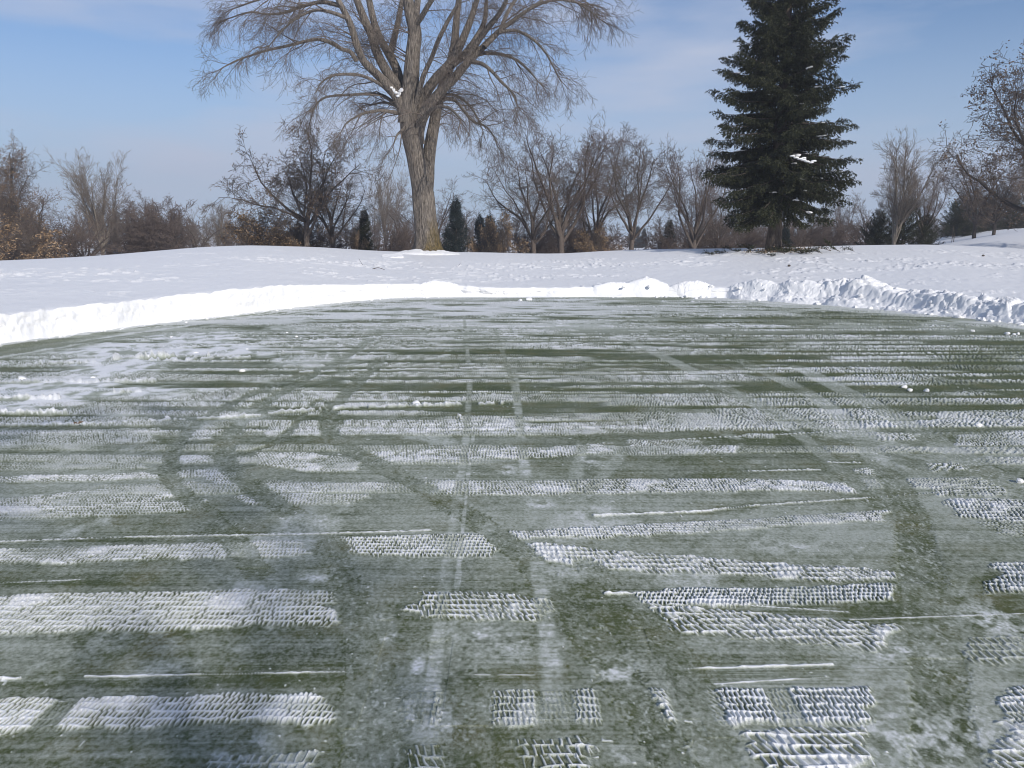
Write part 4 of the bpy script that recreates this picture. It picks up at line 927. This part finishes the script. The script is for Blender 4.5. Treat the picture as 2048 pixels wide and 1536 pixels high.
def spruce_mesh(seed, H, z0, Rmax, step, nbr, blet, wid, k, droop=.55, shootL=.2, prof=None):
    g = random.Random(seed); R = np.random.default_rng(seed); br = []; SP, SDr, SL = [], [], []; sb = []; snowp = []
    z = z0
    while z < H - .15:
        t = (z - z0) / (H - z0)
        Rr = Rmax * (prof(t) if prof else (1 - t) ** .85)
        for j in range(nbr if t < .85 else 4):
            a = g.uniform(0, 6.283); L = Rr * (g.uniform(.84, 1.12) if g.random() < .5 else g.uniform(.35, .85)) + .1
            up = .18 + .7 * t; d = Vector((math.cos(a), math.sin(a), up)).normalized(); p = Vector((0, 0, z + g.uniform(-.1, .1))); pts = [p.copy()]; n_ = 7
            for i in range(n_):
                tt_ = (i + 1) / n_
                d.z += (-droop * (1 - t) * (1 - tt_) * .38 + .16 * tt_); d.normalize(); d += Vector((g.gauss(0, .05), g.gauss(0, .05), 0)); d.normalize()
                p = p + d * (L / n_); pts.append(p.copy())
            br.append((pts, [max(.03 * (1 - i / n_) * (L / 2.5 + .3), .006) for i in range(n_ + 1)]))
            m_ = max(int(L / blet), 3)
            for q_ in range(m_):
                tq = .12 + .88 * (q_ + g.random()) / m_; fi = min(tq, .999) * n_; i = int(fi); pp = pts[i].lerp(pts[i + 1], fi - i); dd_ = (pts[i + 1] - pts[i]).normalized()
                side = dd_.cross(Vector((0, 0, 1))).normalized() * (1 if q_ % 2 else -1)
                bl = (.18 + .42 * L * (1 - tq) * .5) * g.uniform(.7, 1.2); bl = min(bl, .75)
                bd = (dd_ * .7 + side * g.uniform(.3, .9) + Vector((0, 0, g.uniform(-.7, -.1) * (1 - .6 * t)))).normalized()
                ns = max(int(bl / (shootL * .42)), 2); cp_ = pp.copy()
                for s_ in range(ns):
                    bd = (bd + Vector((0, 0, -.12 * (1 - t)))).normalized(); nx_ = cp_ + bd * (bl / ns)
                    SP.append(tuple(cp_)); SDr.append(tuple(bd)); SL.append(shootL * g.uniform(.8, 1.25))
                    hang = (bd * .35 + Vector((g.gauss(0, .3), g.gauss(0, .3), -1.0 * (1 - t * .7)))).normalized()
                    SP.append(tuple(cp_)); SDr.append(tuple(hang)); SL.append(shootL * g.uniform(.7, 1.1))
                    cp_ = nx_
            # shoots along the very tip
            for q_ in range(3): SP.append(tuple(pts[-2])); SDr.append(tuple((d + Vector((g.gauss(0, .25), g.gauss(0, .25), g.gauss(0, .2)))).normalized())); SL.append(shootL * 1.4)
            if g.random() < .5: snowp.append((pts, L))
        z += step * g.uniform(.8, 1.2)
    for q_ in range(8): SP.append((0, 0, H - .3 + q_ * .05)); SDr.append((g.gauss(0, .25), g.gauss(0, .25), 1)); SL.append(.35)
    v_ = shoots(np.array(SP), np.array(SDr), np.array(SL), R, wid, k)
    return br, v_, snowp
SD_ = 31.0
sx = P(1547, 480, SD_).x; sz_ = tz(sx, SD_)
spr = empty('spruce_tree', (sx, SD_, sz_)); tag(spr, 'tall dark spruce with drooping boughs and dabs of snow, right of centre', 'tree')
Hs = 18.3
sprof = lambda t: float(np.interp(t, [0, .05, .15, .22, .275, .33, .38, .46, .7, 1], [.92, .98, 1.0, .90, .93, .80, .69, .55, .32, .03]))
br, nv, snp = spruce_mesh(5, Hs, 1.75, 2.62, .23, 9, .10, .015, 11, droop=.8, prof=sprof)
link('needles', np_mesh('spruce_needles', nv, np.arange(len(nv)).reshape(-1, 3), m_needle, smooth=False), spr)
tpts = [Vector((.03 * math.sin(z_ * 1.3), 0, z_)) for z_ in np.linspace(-.4, Hs, 30)]
trs = [max(.27 * (1 - max(z_, 0) / Hs) ** .8, .012) * (1 + .35 * math.exp(-max(z_, 0) / .35)) for z_ in np.linspace(-.4, Hs, 30)]
v_, f_ = fluted(tpts, trs, 20, 7, .05)
link('trunk', np_mesh('spruce_trunk', v_, f_, m_dark), spr)
link('boughs', tube_mesh('spruce_boughs', [(br, 5)], m_dark), spr)
g = random.Random(8); bl = []; clus = []
for pts, L in snp:
    e = pts[5]
    if e.y > .2 or pts[0].z > 7.5: continue
    if e.x < .2 and g.random() < .8: continue
    if g.random() < .15: continue
    m_ = g.randint(3, 10); i0 = g.uniform(3.2, 5.6); bl = []; clus.append(bl)
    for k in range(m_):
        fi = min(i0 + k * .09, 6.9); i = int(fi); p_ = pts[i].lerp(pts[i + 1], fi - i); s_ = g.uniform(.022, .042)
        bl.append(((p_.x + g.gauss(0, .03), p_.y + g.gauss(0, .05), p_.z + .035), (s_ * 2.3, s_ * 1.7, s_ * .55)))
lp = [P(a, b_, SD_ - 1.9) - Vector(spr.location) for a, b_ in [(1585, 312), (1592, 315), (1600, 318), (1607, 320), (1614, 323), (1622, 325), (1628, 322), (1596, 311), (1608, 316)]]
clus.append([(tuple(p_), (.105, .08, .035)) for p_ in lp])
for cl_ in clus: link('snow_patch', blob('spruce_snow', cl_, m_snow, 3), spr)
# smaller spruces behind: one mesh each of two kinds, copied
cb, cv_, _ = spruce_mesh(9, 6.0, .25, 1.45, .22, 9, .16, .022, 6, droop=.35, shootL=.24)
cm1 = np_mesh('conifer_needles', cv_, np.arange(len(cv_)).reshape(-1, 3), m_needle_b, smooth=False)
cm1g = np_mesh('conifer_needles', cv_, np.arange(len(cv_)).reshape(-1, 3), m_needle, smooth=False)
cbm = tube_mesh('conifer_wood', [(cb + [([Vector((0, 0, -.3)), Vector((0, 0, 3)), Vector((0, 0, 5.8))], [.14, .08, .02])], 4)], m_dark)
wb, wv_, _ = spruce_mesh(14, 6.0, .5, 3.6, .30, 8, .20, .026, 6, droop=.3, shootL=.28, prof=lambda t: (1 - t) ** .6)
wm1 = np_mesh('evergreen_needles', wv_, np.arange(len(wv_)).reshape(-1, 3), m_needle, smooth=False)
wbm = tube_mesh('evergreen_wood', [(wb + [([Vector((0, 0, -.3)), Vector((0, 0, 3)), Vector((0, 0, 5.8))], [.2, .12, .02])], 4)], m_dark)
EG = 'dark evergreens beyond the ridge'
for u, vt, D, wd, kind, lb in [(730, 418, 46, 1.0, 'g', 'small spruce with tan leaves in front of it, left of the maple'), (913, 397, 50, 1.15, 'b', 'pointed dark blue spruce just right of the maple trunk'), (960, 430, 60, 1.1, 'b', 'left of the twin dark spruces'), (980, 428, 61, 1.0, 'b', 'right of the twin dark spruces'),
        (1338, 440, 66, 1.2, 'g', 'small dark evergreen in the thicket left of the spruce'), (1570, 452, 60, 1.1, 'b', 'small evergreen right of the tall spruce trunk'), (1756, 425, 50, .9, 'w', 'broad dark evergreen left of the pale many stemmed tree'), (1805, 402, 51, .9, 'w', 'broad dark evergreen behind the pale many stemmed tree'), (1850, 432, 52, .9, 'w', 'broad dark evergreen with snow right of the pale many stemmed tree'),
        (1925, 398, 70, 1.0, 'w', 'dark evergreen left of the two oak trunks'), (1905, 405, 74, .9, 'w', 'dark evergreen at the top of the gap on the right'), (1968, 400, 74, 1.0, 'w', 'dark evergreen between the two oak trunks'), (2020, 395, 74, 1.1, 'w', 'dark evergreen right of the oak trunks'), (2070, 380, 76, 1.1, 'w', 'dark evergreen at the right edge on the slope'),
        (1275, 452, 170, 1.3, 'b', 'tiny far spruce in the gap of the middle group'), (1288, 456, 175, 1.2, 'b', 'second tiny far spruce in the gap of the middle group'), (1262, 458, 180, 1.3, 'b', 'third tiny far spruce in the gap of the middle group'), (226, 470, 110, 1.2, 'g', 'hazy far evergreen under the pale fan shaped tree')]:
    a = P(u, 480, D); zb = tz(a.x, D) - .1; s_ = (P(u, vt, D).z - zb) / 6.05
    o = empty('spruce_tree' if kind != 'w' else 'evergreen_tree', (a.x, D, zb), rnd.uniform(0, 6)); o.scale = (s_ * wd,) * 2 + (s_,)
    link('trunk', cbm if kind != 'w' else wbm, o); link('needles', {'g': cm1g, 'b': cm1, 'w': wm1}[kind], o)
    tag(o, lb, 'tree', EG)

# ------------------------------------------------------------------ far woods (a hazy mass), litter, posts
def far_woods():
    g = random.Random(77); P1 = []; P2 = []
    for i in range(420):
        D = g.uniform(120, 240); u = g.uniform(-700, 2700); a = P(u, 480, D)
        if 1235 < u < 1310 and D < 170: continue
        zb = tz(a.x, D); H = g.uniform(4.5, 8.5) * (1 if D > 150 else .8)
        p = Vector((a.x, D, zb - .3)); P1.append(([p, p + Vector((g.gauss(0, .2), 0, H * .5)), p + Vector((g.gauss(0, .4), 0, H * .95))], [.16, .12, .03]))
        for k in range(46):
            t = g.uniform(.15, .9); q = p + Vector((0, 0, H * t)); d_ = Vector((g.gauss(0, 1), g.gauss(0, 1), g.uniform(.3, 1.6))).normalized(); L = H * g.uniform(.18, .42) * (1.1 - .6 * t)
            e = q + d_ * L; P2.append(([q, q + d_ * L * .5 + Vector((0, 0, -.05)), e], [.05, .04, .02]))
            for j in range(2):
                f0 = q.lerp(e, g.uniform(.3, .9)); d2 = (d_ + Vector((g.gauss(0, .6), g.gauss(0, .6), .3))).normalized(); P2.append(([f0, f0 + d2 * L * .5], [.03, .018]))
    me_ = tube_mesh('far_woods', [(P1, 4), (P2, 3)], m_dark)
    tag(link('far_woods', me_), 'low belt of bare grey brown woods along the horizon', 'woods', kind='stuff')
far_woods()
# fallen spruce sprigs on the snow
def sprig_mesh(seed):
    g = random.Random(seed); R = np.random.default_rng(seed); SP, SDr, SL, br = [], [], [], []
    d = Vector((1, 0, .25)).normalized(); p = Vector((-.2, 0, .02)); pts = [p.copy()]
    for i in range(5):
        d += Vector((0, g.gauss(0, .15), g.gauss(.02, .12))); d.normalize(); p = p + d * .09; p.z = max(p.z, .01); pts.append(p.copy())
        for q_ in (-1, 1):
            for z_ in (0, 1): SP.append(tuple(p)); SDr.append(tuple((d + Vector((0, q_ * g.uniform(.3, 1), g.uniform(0, .9)))).normalized())); SL.append(g.uniform(.12, .22))
    br.append((pts, [.012, .01, .009, .008, .007, .006])); v_ = shoots(np.array(SP), np.array(SDr), np.array(SL), R, .009, 9)
    return np_mesh('sprig_needles', v_, np.arange(len(v_)).reshape(-1, 3), m_needle, smooth=False), tube_mesh('sprig_stem', [(br, 5)], m_dark)
SG = [sprig_mesh(s_) for s_ in (1, 2, 3)]
for u, v, s_, lb in [(1428, 510, 1.0, 'leftmost fallen spruce sprig on the snow'), (1447, 507, .8, 'second fallen sprig from the left, by the shaded snow'), (1458, 503, .9, 'dark sprig on the shaded snow left of the spruce'), (1476, 504, .8, 'thin sprig between the shaded snow and the spruce'), (1493, 502, 1.1, 'bushy upright sprig left of the spruce trunk'),
        (1498, 509, .8, 'sprig lying below the bushy upright one'), (1505, 502, .6, 'tiny sprig right of the bushy upright one'), (1524, 508, .8, 'sprig at the left foot of the spruce trunk'), (1545, 513, .8, 'sprig lying nearest in front of the spruce trunk'), (1557, 510, 1.2, 'dark sprig against the right foot of the spruce trunk'), (1570, 506, 1.3, 'long sprig stretching right from the spruce trunk'),
        (1585, 503, 1.3, 'topmost sprig of the pile right of the spruce trunk'), (1597, 508, 1.4, 'largest bushy sprig right of the spruce trunk'), (1612, 509, .9, 'sprig just right of the largest bushy one'), (1633, 509, .9, 'sprig standing alone right of the pile'), (1648, 503, .9, 'feathery sprig up the slope on the right'), (1665, 505, 1.1, 'wide flat sprig on the right slope'), (1700, 505, .8, 'rightmost pair like fallen sprig'), (1577, 501, 1.0, 'sprig tangled behind the pile by the trunk')]:
    # drop onto the snow along the sight line
    rx, rf, rw = ray(u, v); s = 26.0 / rf
    while s * rf < 40 and CAMZ + rw * s > tz(rx * s, rf * s): s += .05 / rf
    o = empty('spruce_sprig', (rx * s, rf * s, tz(rx * s, rf * s) + .02), rnd.uniform(-.6, .6) + (3.14 if rnd.random() < .5 else 0)); o.scale = (s_ * 1.1,) * 3
    nm, sm = rnd.choice(SG); link('stem', sm, o); link('needles', nm, o); tag(o, lb, 'fallen sprig', 'fallen spruce sprigs round the trunk')
def down(u, v, s0=20.0):
    rx, rf, rw = ray(u, v); s = s0 / rf
    while s * rf < 60 and CAMZ + rw * s > tz(rx * s, rf * s): s += .04 / rf
    return Vector((rx * s, rf * s, tz(rx * s, rf * s)))
# brown litter under the spruce
g = random.Random(4); lp = []
for i in range(700):
    a = g.uniform(0, 6.283); rr_ = abs(g.gauss(0, .45)) + .25; px, py = sx + .25 + rr_ * 1.6 * math.cos(a), SD_ - .15 + rr_ * .8 * math.sin(a); lp.append((px, py, tz(px, py) + .012))
lo = link('needle_litter', leaf_mesh('needle_litter', lp, .045, m_leaf, 5)); tag(lo, 'rusty needle litter spread on the snow at the foot of the spruce', 'litter', kind='stuff')
# bare twigs lying on the snow
def twig_obj(pts, r_, label, group='fallen twigs on the snow'):
    p, r0_ = smooth_path(pts, [r_, r_ * .9, r_ * .5][:len(pts)], 4); o0 = p[0].copy()
    o = link('fallen_twig', tube_mesh('fallen_twig', [([([q - o0 for q in p], r0_)], 5)], m_dark))
    o.location = o0; tag(o, label, 'twig', group)
a = down(745, 538); b_ = down(770, 540)
twig_obj([a, a.lerp(b_, .5) + Vector((0, 0, .05)), b_], .012, 'dark arched twig lying on the snow left of the maple')
a = down(727, 532); twig_obj([a, a + Vector((-.08, 0, .12)), a + Vector((-.14, 0, .24))], .006, 'faint thin twig poking up left of the arched one')
a = down(915, 534); twig_obj([a, a + Vector((.05, 0, .06)), a + Vector((.1, 0, .12))], .006, 'small slanting twig right of the maple foot')
for u, v, lb in [(1578, 533, 'dark pine cone sized clod on the snow before the spruce'), (1966, 513, 'small dark clod on the snow at the right')]:
    q = down(u, v); o = link('clod', LM[1].copy()); o.data.materials.clear(); o.data.materials.append(m_dark); o.location = q + Vector((0, 0, .03)); o.scale = (.05, .045, .035); tag(o, lb, 'clod')
q = G(155, 850); twg = link('brown_leaf', leaf_mesh('brown_leaf', [(0, 0, .02), (.02, .01, .02)], .03, m_leaf, 3)); twg.location = (q[0], q[1], .01); tag(twg, 'single brown leaf on the frosted turf at the left', 'leaf')
# block shaped slab of snow left of the maple
import bmesh
bm = bmesh.new(); bmesh.ops.create_cube(bm, size=1); bmesh.ops.subdivide_edges(bm, edges=bm.edges, cuts=6, use_grid_fill=True)
for v__ in bm.verts:
    v__.co.x *= .78; v__.co.y *= .5; v__.co.z *= .18; v__.co.z += .10 * v__.co.x + .26 * v__.co.y
    v__.co += Vector((rnd.gauss(0, .006), rnd.gauss(0, .006), rnd.gauss(0, .006)))
me_ = bpy.data.meshes.new('snow_slab'); bm.to_mesh(me_); bm.free(); me_.materials.append(m_snow)
q = down(784, 515); o = link('snow_slab', me_); o.location = q + Vector((0, .1, -.02)); o.rotation_euler = (0, 0, rad(14)); tag(o, 'tilted bright slab of snow left of the maple foot', 'snow slab')
# slim marker post on the right slope
pp = P(1904, 480, 52); zb = tz(pp.x, 52); po = empty('marker_post', (pp.x, 52, zb)); tag(po, 'slim dark double post standing in the snow on the right slope', 'post')
for dx in (0, .12):
    link('post', tube_mesh('post', [([([Vector((dx, 0, -.2)), Vector((dx, 0, .6)), Vector((dx, 0, 1.15 - dx * 4))], [.022, .02, .018])], 6)], m_dark), po)
# small dark hut far off at the left
hb = P(225, 500, 100); zb = tz(hb.x, 100); hut = empty('hut', (hb.x, 100, zb)); tag(hut, 'tiny dark blue hut far off under the pale fan shaped tree', 'hut')
m_hut, n, l, b = mat('dark_blue_boards', .6, .3); l.new(ramp(n, l, noise_node(n, l, objco(n, l, (6, 6, 1)), 2, 4), [(.3, (.012, .02, .04)), (.7, (.03, .045, .08))]), b.inputs['Base Color'])
def boxm(name, x0, x1, y0, y1, z0, z1, mt, par):
    bm = bmesh.new(); bmesh.ops.create_cube(bm, size=1)
    for v__ in bm.verts: v__.co = Vector((x0 + (v__.co.x + .5) * (x1 - x0), y0 + (v__.co.y + .5) * (y1 - y0), z0 + (v__.co.z + .5) * (z1 - z0)))
    bmesh.ops.bevel(bm, geom=bm.edges[:], offset=.02, segments=1, affect='EDGES')
    me_ = bpy.data.meshes.new(name); bm.to_mesh(me_); bm.free(); me_.materials.append(mt); return link(name, me_, par)
boxm('wall', -.6, .6, -.5, .5, -.3, 1.7, m_hut, hut); boxm('roof', -.7, .7, -.6, .6, 1.7, 1.82, m_hut, hut); boxm('door', -.3, .3, -.54, -.505, 0, 1.5, m_dark, hut)
# a bare tree behind the viewer, whose shadow falls across the near left of the green
for x_, y_, H_, lb in ((5.0, -16.5, 12.5, 'bare tree standing behind the viewer at the right'),):
    tm, cm, lm, zm = PROTO['vase2']; o = empty('deciduous_tree', (x_, y_, tz(x_, y_) - .05), 1.7); s_ = H_ / zm; o.scale = (s_ * 1.0, s_ * 1.0, s_)
    link('trunk', tm, o); link('crown', cm, o); tag(o, lb, 'tree', TG)
for x_, y_, H_, lb in ((7.75, -12.5, 9.0, 'unseen spruce added behind the viewer to drop a shadow tip on the near left turf'),):
    o = empty('spruce_tree', (x_, y_, 0), 1.0); s_ = H_ / 6.2; o.scale = (s_ * 1.05, s_ * 1.05, s_)  # unseen spruce, added to stand in for the viewer's own cast shadow
    link('trunk', cbm, o); link('needles', cm1g, o); tag(o, lb, 'tree', EG)
# ------------------------------------------------------------------ thin winter haze
HAZE = 0.0013
bm = bmesh.new(); bmesh.ops.create_cube(bm, size=1)
for v__ in bm.verts: v__.co = Vector((v__.co.x * 640, v__.co.y * 640, -6 + (v__.co.z + .5) * 32))
me_ = bpy.data.meshes.new('haze'); bm.to_mesh(me_); bm.free()
hm = bpy.data.materials.new('haze'); hm.use_nodes = True; n = hm.node_tree.nodes; n.remove(n['Principled BSDF'])
pv = n.new('ShaderNodeVolumePrincipled'); pv.inputs['Density'].default_value = HAZE; pv.inputs['Color'].default_value = (.86, .90, .98, 1); pv.inputs['Anisotropy'].default_value = .2
hm.node_tree.links.new(pv.outputs[0], n['Material Output'].inputs['Volume']); me_.materials.append(hm)
if HAZE > 0: tag(link('haze', me_), kind='stuff')
